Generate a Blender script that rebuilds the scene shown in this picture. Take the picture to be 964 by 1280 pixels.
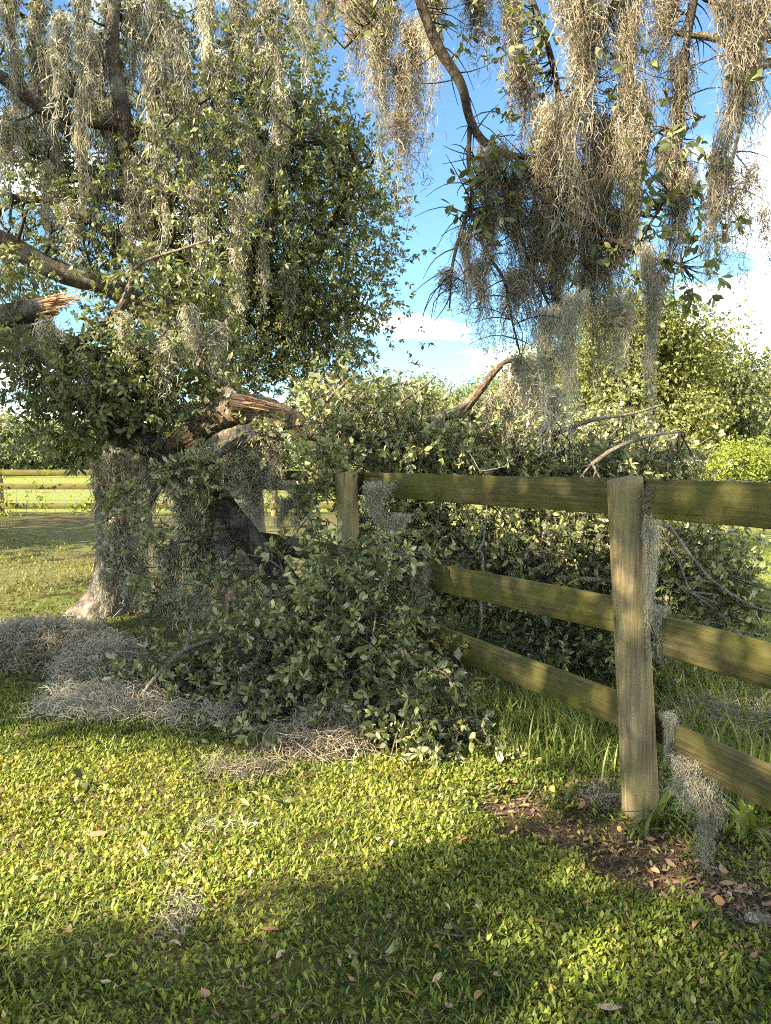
import bpy, math, random
import numpy as np
from mathutils import Vector, noise

for _o in list(bpy.data.objects):
    bpy.data.objects.remove(_o)
SC = bpy.context.scene
COL = SC.collection
rng = np.random.default_rng(11)
random.seed(5)

# ------------------------------------------------------------------ camera
EYE = np.array([0.0, 0.0, 1.55])
FPX = 960.0                     # focal length in pixels of the 964 x 1280 photograph
PITCH = math.atan(70 / FPX)     # horizon at y = 570
cam_d = bpy.data.cameras.new('camera')
cam_d.sensor_fit = 'VERTICAL'
cam_d.sensor_height = 36.0
cam_d.lens = FPX / 1280 * 36.0
cam_d.clip_start = 0.05
cam_d.clip_end = 3000
cam = bpy.data.objects.new('camera', cam_d)
cam.location = EYE
cam.rotation_euler = (math.pi / 2 - PITCH, 0, 0)
COL.objects.link(cam)
SC.camera = cam

# ------------------------------------------------------------------ light
SUN_EL, SUN_AZ = math.radians(31), math.radians(-126)     # azimuth from +Y towards +X
TO_SUN = np.array([math.sin(SUN_AZ) * math.cos(SUN_EL), math.cos(SUN_AZ) * math.cos(SUN_EL), math.sin(SUN_EL)])
world = bpy.data.worlds.new('World')
SC.world = world
world.use_nodes = True
wn, wl = world.node_tree.nodes, world.node_tree.links
wn.clear()
w_out = wn.new('ShaderNodeOutputWorld')
w_bg = wn.new('ShaderNodeBackground')
w_sky = wn.new('ShaderNodeTexSky')
w_sky.sky_type = 'NISHITA'
w_sky.sun_disc = False
w_sky.sun_elevation = SUN_EL
w_sky.sun_rotation = SUN_AZ
w_sky.air_density = 1.0
w_sky.dust_density = 0.3
w_sky.ozone_density = 2.0
w_bg.inputs['Strength'].default_value = 0.051
w_tc = wn.new('ShaderNodeTexCoord')
w_sep = wn.new('ShaderNodeSeparateXYZ')
wl.new(w_tc.outputs['Generated'], w_sep.inputs[0])
def wmath(op, a, b):
    n = wn.new('ShaderNodeMath'); n.operation = op
    for i, v in enumerate((a, b)):
        if isinstance(v, (int, float)): n.inputs[i].default_value = v
        elif v is not None: wl.new(v, n.inputs[i])
    return n.outputs[0]
w_z = wmath('ADD', wmath('MAXIMUM', w_sep.outputs['Z'], 0.0), 0.16)
w_cmb = wn.new('ShaderNodeCombineXYZ')
wl.new(wmath('DIVIDE', w_sep.outputs['X'], w_z), w_cmb.inputs[0])
wl.new(wmath('DIVIDE', w_sep.outputs['Y'], w_z), w_cmb.inputs[1])
w_map = wn.new('ShaderNodeMapping')
w_map.inputs['Location'].default_value = (-0.99, -4.17, 0.32)
wl.new(w_cmb.outputs[0], w_map.inputs['Vector'])
w_noise = wn.new('ShaderNodeTexNoise')
w_noise.inputs['Scale'].default_value = 0.75
w_noise.inputs['Detail'].default_value = 8
w_noise.inputs['Roughness'].default_value = 0.55
wl.new(w_map.outputs[0], w_noise.inputs['Vector'])
w_ramp = wn.new('ShaderNodeValToRGB')
w_ramp.color_ramp.elements[0].position = 0.495
w_ramp.color_ramp.elements[1].position = 0.70
wl.new(w_noise.outputs['Fac'], w_ramp.inputs[0])
w_mix = wn.new('ShaderNodeMix'); w_mix.data_type = 'RGBA'
wl.new(w_ramp.outputs['Color'], w_mix.inputs['Factor'])
w_tint = wn.new('ShaderNodeMix'); w_tint.data_type = 'RGBA'; w_tint.blend_type = 'MULTIPLY'
w_tint.inputs['Factor'].default_value = 1.0
w_tint.inputs['B'].default_value = (0.78, 1.0, 1.08, 1)
wl.new(w_sky.outputs[0], w_tint.inputs['A'])
wl.new(w_tint.outputs['Result'], w_mix.inputs['A'])
w_mix.inputs['B'].default_value = (27.0, 25.8, 23.4, 1)
wl.new(w_mix.outputs['Result'], w_bg.inputs['Color'])
wl.new(w_bg.outputs[0], w_out.inputs[0])

sun_d = bpy.data.lights.new('sun', 'SUN')
sun_d.energy = 5.0
sun_d.angle = math.radians(0.53)
sun_d.color = (1.0, 0.86, 0.62)
sun = bpy.data.objects.new('sun', sun_d)
sun.rotation_euler = Vector(-TO_SUN).to_track_quat('-Z', 'Y').to_euler()
sun.location = (-10, -8, 12)
COL.objects.link(sun)
SC.view_settings.view_transform = 'Standard'
SC.view_settings.look = 'None'
SC.view_settings.exposure = 2.5
SC.view_settings.gamma = 1.0
SC.view_settings.use_curve_mapping = False
SC.cycles.max_bounces = 8
SC.cycles.diffuse_bounces = 3
SC.cycles.transmission_bounces = 4
SC.cycles.filter_width = 1.0
SC.cycles.use_denoising = False

# ------------------------------------------------------------------ layout helpers
CP, SP = math.cos(PITCH), math.sin(PITCH)
def P(px, py, Y):
    """Point in the place seen at photo pixel (px, py), Y metres ahead."""
    u, v = (px - 482) / FPX, (640 - py) / FPX
    d = np.array([u, CP + v * SP, -SP + v * CP])
    return EYE + d * (Y / d[1])
def G(px, py, z=0.0):
    u, v = (px - 482) / FPX, (640 - py) / FPX
    d = np.array([u, CP + v * SP, -SP + v * CP])
    return EYE + d * ((z - EYE[2]) / d[2])
def pix(p):
    p = np.atleast_2d(p) - EYE
    zc = p[:, 1] * CP - p[:, 2] * SP
    yc = p[:, 1] * SP + p[:, 2] * CP
    return np.stack([482 + FPX * p[:, 0] / zc, 640 - FPX * yc / zc, zc], 1)
def nrm(a):
    return a / np.maximum(np.linalg.norm(a, axis=-1, keepdims=True), 1e-9)
def rdir(n):
    return nrm(rng.normal(size=(n, 3)))
def inpoly(p, poly):
    x, y = p[:, 0], p[:, 1]
    r = np.zeros(len(p), bool)
    j = len(poly) - 1
    for i in range(len(poly)):
        xi, yi = poly[i]; xj, yj = poly[j]
        c = ((yi > y) != (yj > y)) & (x < (xj - xi) * (y - yi) / (yj - yi + 1e-12) + xi)
        r ^= c
        j = i
    return r

# ------------------------------------------------------------------ mesh helpers
def mesh(name, v, t, mat, tint=None, smooth=False, extra=None):
    v = np.asarray(v, np.float32).reshape(-1, 3); t = np.asarray(t, np.int32)
    k = t.shape[1]
    me = bpy.data.meshes.new(name)
    me.vertices.add(len(v)); me.vertices.foreach_set('co', v.ravel())
    me.loops.add(t.size); me.loops.foreach_set('vertex_index', t.ravel())
    me.polygons.add(len(t)); me.polygons.foreach_set('loop_start', np.arange(0, t.size, k, dtype=np.int32))
    if smooth:
        me.polygons.foreach_set('use_smooth', np.ones(len(t), bool))
    if tint is not None:
        a = me.attributes.new('tint', 'FLOAT', 'POINT'); a.data.foreach_set('value', np.asarray(tint, np.float32))
    for nm, val in (extra or {}).items():
        a = me.attributes.new(nm, 'FLOAT', 'POINT'); a.data.foreach_set('value', np.asarray(val, np.float32))
    me.update(calc_edges=True)
    me.materials.append(mat)
    return me
def obj(name, me, parent=None, loc=None):
    o = bpy.data.objects.new(name, me)
    COL.objects.link(o)
    if parent is not None: o.parent = parent
    if loc is not None: o.location = loc
    return o
def tag(o, label=None, cat=None, group=None, kind=None):
    for k, v in (('label', label), ('category', cat), ('group', group), ('kind', kind)):
        if v: o[k] = v
    return o
def root(name, loc, label, cat, group=None):
    o = obj(name, None, None, loc)
    o.empty_display_size = 0.2
    return tag(o, label, cat, group)
class MB:
    """collects triangles"""
    def __init__(s): s.v, s.t, s.a, s.n = [], [], [], 0
    def add(s, v, t, a=None):
        v = np.asarray(v, float).reshape(-1, 3)
        s.v.append(v); s.t.append(np.asarray(t, int) + s.n)
        s.a.append(np.full(len(v), 0.5) if a is None else np.broadcast_to(np.asarray(a, float), (len(v),)))
        s.n += len(v)
    def build(s, name, mat, parent=None, loc=None, smooth=False, mname=None):
        v = np.concatenate(s.v)
        if parent is not None and loc is None:
            v = v - np.array(parent.matrix_basis.translation)
        elif loc is not None:
            v = v - np.asarray(loc) - (0 if parent is None else np.array(parent.matrix_basis.translation))
        return obj(name, mesh(mname or name, v, np.concatenate(s.t), mat, np.concatenate(s.a), smooth), parent, loc)

def spline(pts, n=8):
    """Catmull-Rom through points; columns beyond three are carried too"""
    p = np.asarray(pts, float)
    p = np.vstack([2 * p[0] - p[1], p, 2 * p[-1] - p[-2]])
    out = []
    for i in range(1, len(p) - 2):
        for s in np.linspace(0, 1, n, endpoint=False):
            a, b, c, d = p[i - 1], p[i], p[i + 1], p[i + 2]
            out.append(0.5 * (2 * b + (c - a) * s + (2 * a - 5 * b + 4 * c - d) * s * s + (3 * b - a - 3 * c + d) * s ** 3))
    out.append(p[-2])
    return np.array(out)
def tube(path, rad, sides=6, bark=0.0, bfreq=9.0, cap=True):
    path = np.asarray(path, float); n = len(path)
    rad = np.broadcast_to(np.asarray(rad, float), (n,))
    tan = nrm(np.gradient(path, axis=0))
    up = np.array([0.3, 0.2, 1.0]) if abs(tan[0][2]) < 0.8 else np.array([1.0, 0.3, 0.1])
    N = nrm(np.cross(tan[0], up)); fr = []
    for i in range(n):
        N = nrm(N - tan[i] * np.dot(N, tan[i])); fr.append((N, np.cross(tan[i], N)))
    ang = np.linspace(0, 2 * math.pi, sides, endpoint=False)
    v = np.empty((n, sides, 3))
    L = np.concatenate([[0], np.cumsum(np.linalg.norm(np.diff(path, axis=0), axis=1))])
    for i in range(n):
        a, b = fr[i]
        r = np.full(sides, rad[i])
        if bark > 0:
            for j in range(sides):
                q = Vector((math.cos(ang[j]) * 1.1, math.sin(ang[j]) * 1.1, L[i] * 1.7 + path[0][0] * 7))
                q2 = Vector((math.cos(ang[j]) * 3.6, math.sin(ang[j]) * 3.6, L[i] * bfreq * .75 + path[0][1] * 5))
                r[j] *= 1 + bark * (noise.noise(q) + 1.1 * (0.35 - abs(noise.noise(q2)) * 1.8))
        v[i] = path[i] + (np.cos(ang) * r)[:, None] * a + (np.sin(ang) * r)[:, None] * b
    v = v.reshape(-1, 3)
    ii, jj = np.meshgrid(np.arange(n - 1), np.arange(sides), indexing='ij')
    a = ii * sides + jj; b = ii * sides + (jj + 1) % sides; c = a + sides; d = b + sides
    t = np.concatenate([np.stack([a, b, d], -1).reshape(-1, 3), np.stack([a, d, c], -1).reshape(-1, 3)])
    if cap:
        v = np.vstack([v, path[0], path[-1]])
        k = n * sides; j = np.arange(sides); j2 = (j + 1) % sides
        t = np.vstack([t, np.stack([np.full(sides, k), j2, j], 1), np.stack([np.full(sides, k + 1), (n - 1) * sides + j, (n - 1) * sides + j2], 1)])
    return v, t
def tubes_np(base, tip, r0, r1, sag=0.0, segs=3):
    """many thin three-sided twigs at once: base, tip (N,3)"""
    n = len(base); s = np.linspace(0, 1, segs + 1)
    side = nrm(np.cross(tip - base, rng.normal(size=(n, 3))))
    ln = np.linalg.norm(tip - base, axis=1)
    path = base[:, None] + (tip - base)[:, None] * s[None, :, None] + side[:, None] * (np.sin(s * math.pi)[None, :, None] * (ln * rng.uniform(-0.18, 0.18, n))[:, None, None])
    path[:, :, 2] -= np.sin(s * math.pi)[None] * sag * ln[:, None]
    tan = nrm(tip - base)
    A = nrm(np.cross(tan, rng.normal(size=(n, 3)))); B = np.cross(tan, A)
    r = np.asarray(r0)[..., None] * (1 - s) + np.asarray(r1)[..., None] * s
    r = np.broadcast_to(r, (n, segs + 1))
    v = np.empty((n, segs + 1, 3, 3))
    for j in range(3):
        a = 2 * math.pi * j / 3
        v[:, :, j] = path + r[:, :, None] * (math.cos(a) * A + math.sin(a) * B)[:, None]
    idx = np.arange(n * (segs + 1) * 3).reshape(n, segs + 1, 3)
    t = []
    for j in range(3):
        k = (j + 1) % 3
        a, b, c, d = idx[:, :-1, j], idx[:, :-1, k], idx[:, 1:, j], idx[:, 1:, k]
        t.append(np.stack([a, b, d], -1).reshape(-1, 3)); t.append(np.stack([a, d, c], -1).reshape(-1, 3))
    return v.reshape(-1, 3), np.concatenate(t)

LEAF6 = (np.array([(0, 0, 0), (-.38, .3, .05), (.38, .3, .05), (-.5, .68, .03), (.5, .68, .03), (0, 1, -.06)]),
         np.array([(0, 2, 1), (1, 2, 4), (1, 4, 3), (3, 4, 5)]))
LEAF4 = (np.array([(0, 0, 0), (-.5, .55, .05), (.5, .55, .05), (0, 1, -.05)]), np.array([(0, 2, 1), (1, 2, 3)]))
def leaves(base, d, up, ln, wr, tmpl=LEAF6, tint=None):
    """one leaf per row: base point, direction, facing hint, length, width ratio"""
    n = len(base); d = nrm(d)
    nn = nrm(up - d * np.sum(up * d, 1, keepdims=True)); x = np.cross(d, nn)
    tv, tt = tmpl; ln = np.broadcast_to(ln, (n,)); wr = np.broadcast_to(wr, (n,))
    bend = rng.uniform(-1.5, 3.5, n)
    v = base[:, None] + x[:, None] * (tv[None, :, 0, None] * (ln * wr)[:, None, None]) + d[:, None] * (tv[None, :, 1, None] * ln[:, None, None]) \
        + nn[:, None] * ((tv[None, :, 2] * bend[:, None])[:, :, None] * ln[:, None, None])
    t = tt[None] + (np.arange(n) * len(tv))[:, None, None]
    if tint is None: tint = rng.random(n)
    return v.reshape(-1, 3), t.reshape(-1, 3), np.repeat(tint, len(tv))
def sprigs(tb, td, tl, k, ll, wr=0.42, tmpl=LEAF6, droop=0.0, flat=0.8, tint0=None, spread=0.85, mb=None):
    """leafy twigs: rosettes of k leaves towards each twig's end"""
    T = len(tb); td = nrm(td)
    s = rng.uniform(0.25, 1.0, (T, k)) ** 0.7
    base = (tb[:, None] + td[:, None] * (s * np.broadcast_to(tl, (T,))[:, None])[:, :, None]).reshape(-1, 3)
    D = np.repeat(td, k, 0)
    rad = rdir(T * k); rad = nrm(rad - D * np.sum(rad * D, 1, keepdims=True))
    ld = nrm(D * 0.6 + rad * spread + np.array([0, 0, -droop]))
    up = nrm(np.array([0, 0, 1.0]) * flat + rdir(T * k) * 0.7 + D * 0.4)
    L = ll * rng.uniform(0.45, 1.25, T * k)
    tint = rng.random(T * k) * 0.65 + np.repeat(rng.random(T) if tint0 is None else tint0, k) * 0.35
    r = leaves(base, ld, up, L, wr * rng.uniform(.65, 1.25, T * k), tmpl, tint)
    if mb is not None: mb.add(*r)
    return r
def ell(c, r, n, shell=0.5):
    """points in an ellipsoid, favouring its outer shell, and outward directions"""
    d = rdir(n)
    q = (1 - shell * rng.random(n) ** 1.6)[:, None]
    return np.asarray(c) + d * q * np.asarray(r), d
def clumps(c, r, m, sub, per, shell=0.75):
    """uneven crown lobe: m sub-clumps, each with `per` twig bases; returns points, directions, tints, clump centres"""
    cc, dd = ell(c, r, m, shell)
    sz = sub * rng.uniform(0.55, 1.3, m)
    off = rng.normal(size=(m, per, 3)) * 0.5 * sz[:, None, None] * np.array([1.15, 1.15, 0.75])
    p = (cc[:, None] + off).reshape(-1, 3)
    d = nrm(nrm(off).reshape(-1, 3) * 0.8 + np.repeat(dd, per, 0) * 0.5 + rdir(m * per) * 0.5 + np.array([0, 0, 0.15]))
    return p, d, np.repeat(rng.random(m), per), cc

# ------------------------------------------------------------------ materials
def newmat(name):
    m = bpy.data.materials.new(name); m.use_nodes = True
    nt = m.node_tree; nt.nodes.clear()
    out = nt.nodes.new('ShaderNodeOutputMaterial')
    return m, nt.nodes, nt.links, out
def ramp(nd, stops):
    r = nd.new('ShaderNodeValToRGB'); e = r.color_ramp.elements
    while len(e) < len(stops): e.new(0.5)
    for el, (p, c) in zip(e, stops):
        el.position = p; el.color = (*c, 1)
    return r
def attr(nd, name):
    a = nd.new('ShaderNodeAttribute'); a.attribute_name = name; return a
def mixrgb(nd, lk, fac, a, b, mode='MIX'):
    m = nd.new('ShaderNodeMix'); m.data_type = 'RGBA'; m.blend_type = mode
    for key, val in (('Factor', fac), ('A', a), ('B', b)):
        if isinstance(val, (int, float)): m.inputs[key].default_value = val
        elif isinstance(val, tuple): m.inputs[key].default_value = (*val, 1)
        else: lk.new(val, m.inputs[key])
    return m.outputs['Result']
def leaf_mat(name, stops, under=None, trans=0.35, rough=0.5, spec=0.4):
    m, nd, lk, out = newmat(name)
    a = attr(nd, 'tint'); r = ramp(nd, stops); lk.new(a.outputs['Fac'], r.inputs[0])
    col = r.outputs['Color']
    if under is not None:
        g = nd.new('ShaderNodeNewGeometry')
        col = mixrgb(nd, lk, g.outputs['Backfacing'], col, under)
    p = nd.new('ShaderNodeBsdfPrincipled')
    lk.new(col, p.inputs['Base Color'])
    p.inputs['Roughness'].default_value = rough
    p.inputs['Specular IOR Level'].default_value = spec
    tr = nd.new('ShaderNodeBsdfTranslucent')
    warm = mixrgb(nd, lk, 1.0, r.outputs['Color'], (1.5, 1.35, 0.55), 'MULTIPLY')
    lk.new(warm, tr.inputs['Color'])
    mx = nd.new('ShaderNodeMixShader'); mx.inputs[0].default_value = trans
    lk.new(p.outputs[0], mx.inputs[1]); lk.new(tr.outputs[0], mx.inputs[2])
    lk.new(mx.outputs[0], out.inputs[0])
    return m
M = {}
M['leaf_oak'] = leaf_mat('leaf_oak', [(0, (.04, .055, .018)), (.4, (.095, .12, .04)), (.75, (.145, .165, .058)), (1, (.25, .255, .095))], (.19, .2, .125), .3)
M['leaf_fallen'] = leaf_mat('leaf_fallen', [(0, (.03, .042, .014)), (.3, (.075, .094, .032)), (.58, (.165, .185, .065)), (.8, (.28, .29, .11)), (1, (.46, .44, .17))], (.43, .43, .26), .27, .42, .35)
M['leaf_far'] = leaf_mat('leaf_far', [(0, (.075, .095, .032)), (.5, (.165, .185, .058)), (1, (.28, .285, .1))], None, .4)
M['leaf_bush'] = leaf_mat('leaf_bush', [(0, (.12, .16, .025)), (.5, (.2, .25, .04)), (1, (.3, .34, .07))], None, .4)
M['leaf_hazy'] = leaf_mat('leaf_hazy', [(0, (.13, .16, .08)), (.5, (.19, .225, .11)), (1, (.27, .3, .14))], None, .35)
M['weed'] = leaf_mat('weed', [(0, (.04, .065, .012)), (.35, (.13, .17, .026)), (.68, (.25, .3, .045)), (.88, (.4, .4, .08)), (1, (.4, .27, .13))], None, .4, .55, .3)
M['lawn'] = leaf_mat('lawn', [(0, (.1, .1, .035)), (.4, (.13, .15, .04)), (.8, (.19, .2, .06)), (1, (.3, .25, .12))], None, .35, .6, .2)
M['tall_grass'] = leaf_mat('tall_grass', [(0, (.09, .13, .025)), (.6, (.16, .21, .045)), (1, (.3, .31, .11))], None, .4, .5, .3)
M['dry_leaf'] = leaf_mat('dry_leaf', [(0, (.16, .09, .05)), (.45, (.28, .17, .1)), (.8, (.4, .2, .07)), (1, (.45, .34, .24))], None, .12, .55, .4)
M['litter'] = leaf_mat('litter', [(0, (.06, .04, .025)), (.5, (.14, .09, .055)), (.8, (.22, .14, .08)), (1, (.33, .25, .17))], None, .1, .6, .3)
def moss_mat(name, stops):
    m, nd, lk, out = newmat(name)
    a = attr(nd, 'tint'); r = ramp(nd, stops); lk.new(a.outputs['Fac'], r.inputs[0])
    oi = nd.new('ShaderNodeObjectInfo')
    v = nd.new('ShaderNodeMapRange'); v.inputs['To Min'].default_value = 0.75; v.inputs['To Max'].default_value = 1.15
    lk.new(oi.outputs['Random'], v.inputs['Value'])
    h = nd.new('ShaderNodeHueSaturation'); lk.new(v.outputs[0], h.inputs['Value']); lk.new(r.outputs[0], h.inputs['Color'])
    d = nd.new('ShaderNodeBsdfDiffuse'); lk.new(h.outputs[0], d.inputs[0])
    t = nd.new('ShaderNodeBsdfTranslucent'); lk.new(h.outputs[0], t.inputs[0])
    mx = nd.new('ShaderNodeMixShader'); mx.inputs[0].default_value = .4
    lk.new(d.outputs[0], mx.inputs[1]); lk.new(t.outputs[0], mx.inputs[2]); lk.new(mx.outputs[0], out.inputs[0])
    return m
M['moss_grey'] = moss_mat('moss_grey', [(0, (.19, .175, .12)), (.5, (.42, .39, .29)), (1, (.66, .625, .49))])
M['moss_ground'] = moss_mat('moss_ground', [(0, (.22, .195, .14)), (.5, (.46, .41, .31)), (1, (.68, .62, .49))])
M['moss_tan'] = moss_mat('moss_tan', [(0, (.11, .09, .06)), (.5, (.28, .24, .175)), (1, (.52, .475, .365))])

def bark_mat(name, dark, mid, light, scale=9.0, lichen=0.35):
    m, nd, lk, out = newmat(name)
    tc = nd.new('ShaderNodeTexCoord')
    n1 = nd.new('ShaderNodeTexNoise'); n1.inputs['Scale'].default_value = scale; n1.inputs['Detail'].default_value = 8; n1.inputs['Roughness'].default_value = .65
    lk.new(tc.outputs['Object'], n1.inputs['Vector'])
    vo = nd.new('ShaderNodeTexVoronoi'); vo.feature = 'DISTANCE_TO_EDGE'; vo.inputs['Scale'].default_value = scale * 2.6
    mp = nd.new('ShaderNodeMixRGB') if False else None
    wv = nd.new('ShaderNodeVectorMath'); wv.operation = 'ADD'
    st_ = nd.new('ShaderNodeMapping'); st_.inputs['Scale'].default_value = (1, 1, .3)
    lk.new(tc.outputs['Object'], st_.inputs['Vector']); lk.new(st_.outputs[0], wv.inputs[0])
    sc = nd.new('ShaderNodeVectorMath'); sc.operation = 'SCALE'; sc.inputs['Scale'].default_value = .16
    lk.new(n1.outputs['Color'], sc.inputs[0]); lk.new(sc.outputs[0], wv.inputs[1]); lk.new(wv.outputs[0], vo.inputs['Vector'])
    r = ramp(nd, [(.25, dark), (.5, mid), (.75, light)]); lk.new(n1.outputs['Fac'], r.inputs[0])
    r2 = ramp(nd, [(0, (.5, .48, .46)), (.25, (1, 1, 1))]); lk.new(vo.outputs['Distance'], r2.inputs[0])
    col = mixrgb(nd, lk, 1.0, r.outputs[0], r2.outputs[0], 'MULTIPLY')
    n2 = nd.new('ShaderNodeTexNoise'); n2.inputs['Scale'].default_value = 3.1; n2.inputs['Detail'].default_value = 6
    lk.new(tc.outputs['Object'], n2.inputs['Vector'])
    r3 = ramp(nd, [(.55, (0, 0, 0)), (.66, (lichen,) * 3)]); lk.new(n2.outputs['Fac'], r3.inputs[0])
    col = mixrgb(nd, lk, r3.outputs[0], col, (.36, .36, .29))
    p = nd.new('ShaderNodeBsdfPrincipled'); p.inputs['Roughness'].default_value = .9; p.inputs['Specular IOR Level'].default_value = .15
    lk.new(col, p.inputs['Base Color'])
    b = nd.new('ShaderNodeBump'); b.inputs['Strength'].default_value = .8; b.inputs['Distance'].default_value = .02
    hsum = nd.new('ShaderNodeMath'); hsum.operation = 'ADD'
    lk.new(r2.outputs[0], hsum.inputs[0]); lk.new(n1.outputs['Fac'], hsum.inputs[1]); lk.new(hsum.outputs[0], b.inputs['Height'])
    lk.new(b.outputs[0], p.inputs['Normal']); lk.new(p.outputs[0], out.inputs[0])
    return m
M['bark'] = bark_mat('bark', (.05, .04, .03), (.11, .09, .07), (.22, .19, .15))
M['bark_pale'] = bark_mat('bark_pale', (.13, .11, .088), (.25, .215, .175), (.42, .38, .32), 8.0, .6)
M['bark_dark'] = bark_mat('bark_dark', (.03, .025, .02), (.075, .06, .045), (.16, .13, .1), 10, .25)
M['bark_log'] = bark_mat('bark_log', (.07, .05, .035), (.17, .125, .085), (.34, .265, .19), 12, .2)
M['twig'] = bark_mat('twig', (.16, .13, .1), (.28, .24, .19), (.42, .38, .31), 16, .3)

def wood_mat(name, stops, algae, axis, gscale, algae_amt, bump=.5, knots=True):
    """weathered timber, grain along the object's local axis"""
    m, nd, lk, out = newmat(name)
    tc = nd.new('ShaderNodeTexCoord'); oi = nd.new('ShaderNodeObjectInfo')
    off = nd.new('ShaderNodeVectorMath'); off.operation = 'ADD'
    sc = nd.new('ShaderNodeVectorMath'); sc.operation = 'SCALE'; sc.inputs['Scale'].default_value = 19.0
    cv = nd.new('ShaderNodeCombineXYZ')
    for i in range(3): lk.new(oi.outputs['Random'], cv.inputs[i])
    lk.new(cv.outputs[0], sc.inputs[0]); lk.new(tc.outputs['Object'], off.inputs[0]); lk.new(sc.outputs[0], off.inputs[1])
    # knots bend the grain
    kn = nd.new('ShaderNodeTexVoronoi'); kn.inputs['Scale'].default_value = 2.6
    lk.new(off.outputs[0], kn.inputs['Vector'])
    kr = ramp(nd, [(0, (1, 1, 1)), (.22, (0, 0, 0))]); lk.new(kn.outputs['Distance'], kr.inputs[0])
    ks = nd.new('ShaderNodeVectorMath'); ks.operation = 'SCALE'; ks.inputs['Scale'].default_value = .05 if knots else 0
    lk.new(kr.outputs[0], ks.inputs[0])
    o2 = nd.new('ShaderNodeVectorMath'); o2.operation = 'ADD'; lk.new(off.outputs[0], o2.inputs[0]); lk.new(ks.outputs[0], o2.inputs[1])
    mp = nd.new('ShaderNodeMapping')
    s = [gscale] * 3; s[axis] = gscale * .045
    mp.inputs['Scale'].default_value = s
    lk.new(o2.outputs[0], mp.inputs['Vector'])
    n1 = nd.new('ShaderNodeTexNoise'); n1.inputs['Scale'].default_value = 1; n1.inputs['Detail'].default_value = 9; n1.inputs['Roughness'].default_value = .62; n1.inputs['Distortion'].default_value = .35
    lk.new(mp.outputs[0], n1.inputs['Vector'])
    r = ramp(nd, stops); lk.new(n1.outputs['Fac'], r.inputs[0])
    n2 = nd.new('ShaderNodeTexNoise'); n2.inputs['Scale'].default_value = 4.5; n2.inputs['Detail'].default_value = 7; n2.inputs['Roughness'].default_value = .6
    mp2 = nd.new('ShaderNodeMapping'); s2 = [1.0] * 3; s2[axis] = .55; mp2.inputs['Scale'].default_value = s2
    lk.new(off.outputs[0], mp2.inputs['Vector']); lk.new(mp2.outputs[0], n2.inputs['Vector'])
    r2 = ramp(nd, [(.38, (0, 0, 0)), (.68, (algae_amt,) * 3)]); lk.new(n2.outputs['Fac'], r2.inputs[0])
    col = mixrgb(nd, lk, r2.outputs[0], r.outputs[0], algae)
    # dark stains and the knots themselves
    n3 = nd.new('ShaderNodeTexNoise'); n3.inputs['Scale'].default_value = 2.2; n3.inputs['Detail'].default_value = 8; n3.inputs['Roughness'].default_value = .7
    lk.new(o2.outputs[0], n3.inputs['Vector'])
    r3 = ramp(nd, [(.56, (1, 1, 1)), (.74, (.35, .33, .28))]); lk.new(n3.outputs['Fac'], r3.inputs[0])
    col = mixrgb(nd, lk, 1.0, col, r3.outputs[0], 'MULTIPLY')
    kr2 = ramp(nd, [(.03, (.3, .26, .2) if knots else (1, 1, 1)), (.09, (1, 1, 1))]); lk.new(kn.outputs['Distance'], kr2.inputs[0])
    col = mixrgb(nd, lk, 1.0, col, kr2.outputs[0], 'MULTIPLY')
    # drying cracks along the grain
    mp3 = nd.new('ShaderNodeMapping'); s3 = [gscale * .8] * 3; s3[axis] = gscale * .02; mp3.inputs['Scale'].default_value = s3
    lk.new(o2.outputs[0], mp3.inputs['Vector'])
    n4 = nd.new('ShaderNodeTexNoise'); n4.inputs['Scale'].default_value = 1; n4.inputs['Detail'].default_value = 3
    lk.new(mp3.outputs[0], n4.inputs['Vector'])
    r4 = ramp(nd, [(.295, (.25, .22, .18)), (.33, (1, 1, 1))]); lk.new(n4.outputs['Fac'], r4.inputs[0])
    col = mixrgb(nd, lk, 1.0, col, r4.outputs[0], 'MULTIPLY')
    p = nd.new('ShaderNodeBsdfPrincipled'); p.inputs['Roughness'].default_value = .85; p.inputs['Specular IOR Level'].default_value = .2
    lk.new(col, p.inputs['Base Color'])
    hs = nd.new('ShaderNodeMath'); hs.operation = 'ADD'; lk.new(n1.outputs['Fac'], hs.inputs[0]); lk.new(r4.outputs[0], hs.inputs[1])
    b = nd.new('ShaderNodeBump'); b.inputs['Strength'].default_value = bump; b.inputs['Distance'].default_value = .006
    lk.new(hs.outputs[0], b.inputs['Height']); lk.new(b.outputs[0], p.inputs['Normal'])
    lk.new(p.outputs[0], out.inputs[0])
    return m
M['rail'] = wood_mat('rail', [(.3, (.05, .039, .017)), (.5, (.09, .073, .03)), (.7, (.14, .117, .054))], (.092, .094, .011), 0, 75, .8)
M['post'] = wood_mat('post', [(.3, (.12, .09, .05)), (.5, (.2, .153, .082)), (.7, (.31, .247, .142))], (.165, .158, .045), 2, 75, .45, .7, False)
M['splinter'] = wood_mat('splinter', [(.3, (.3, .16, .08)), (.5, (.5, .3, .17)), (.7, (.62, .45, .3))], (.5, .33, .2), 0, 40, .1, .6)
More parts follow.
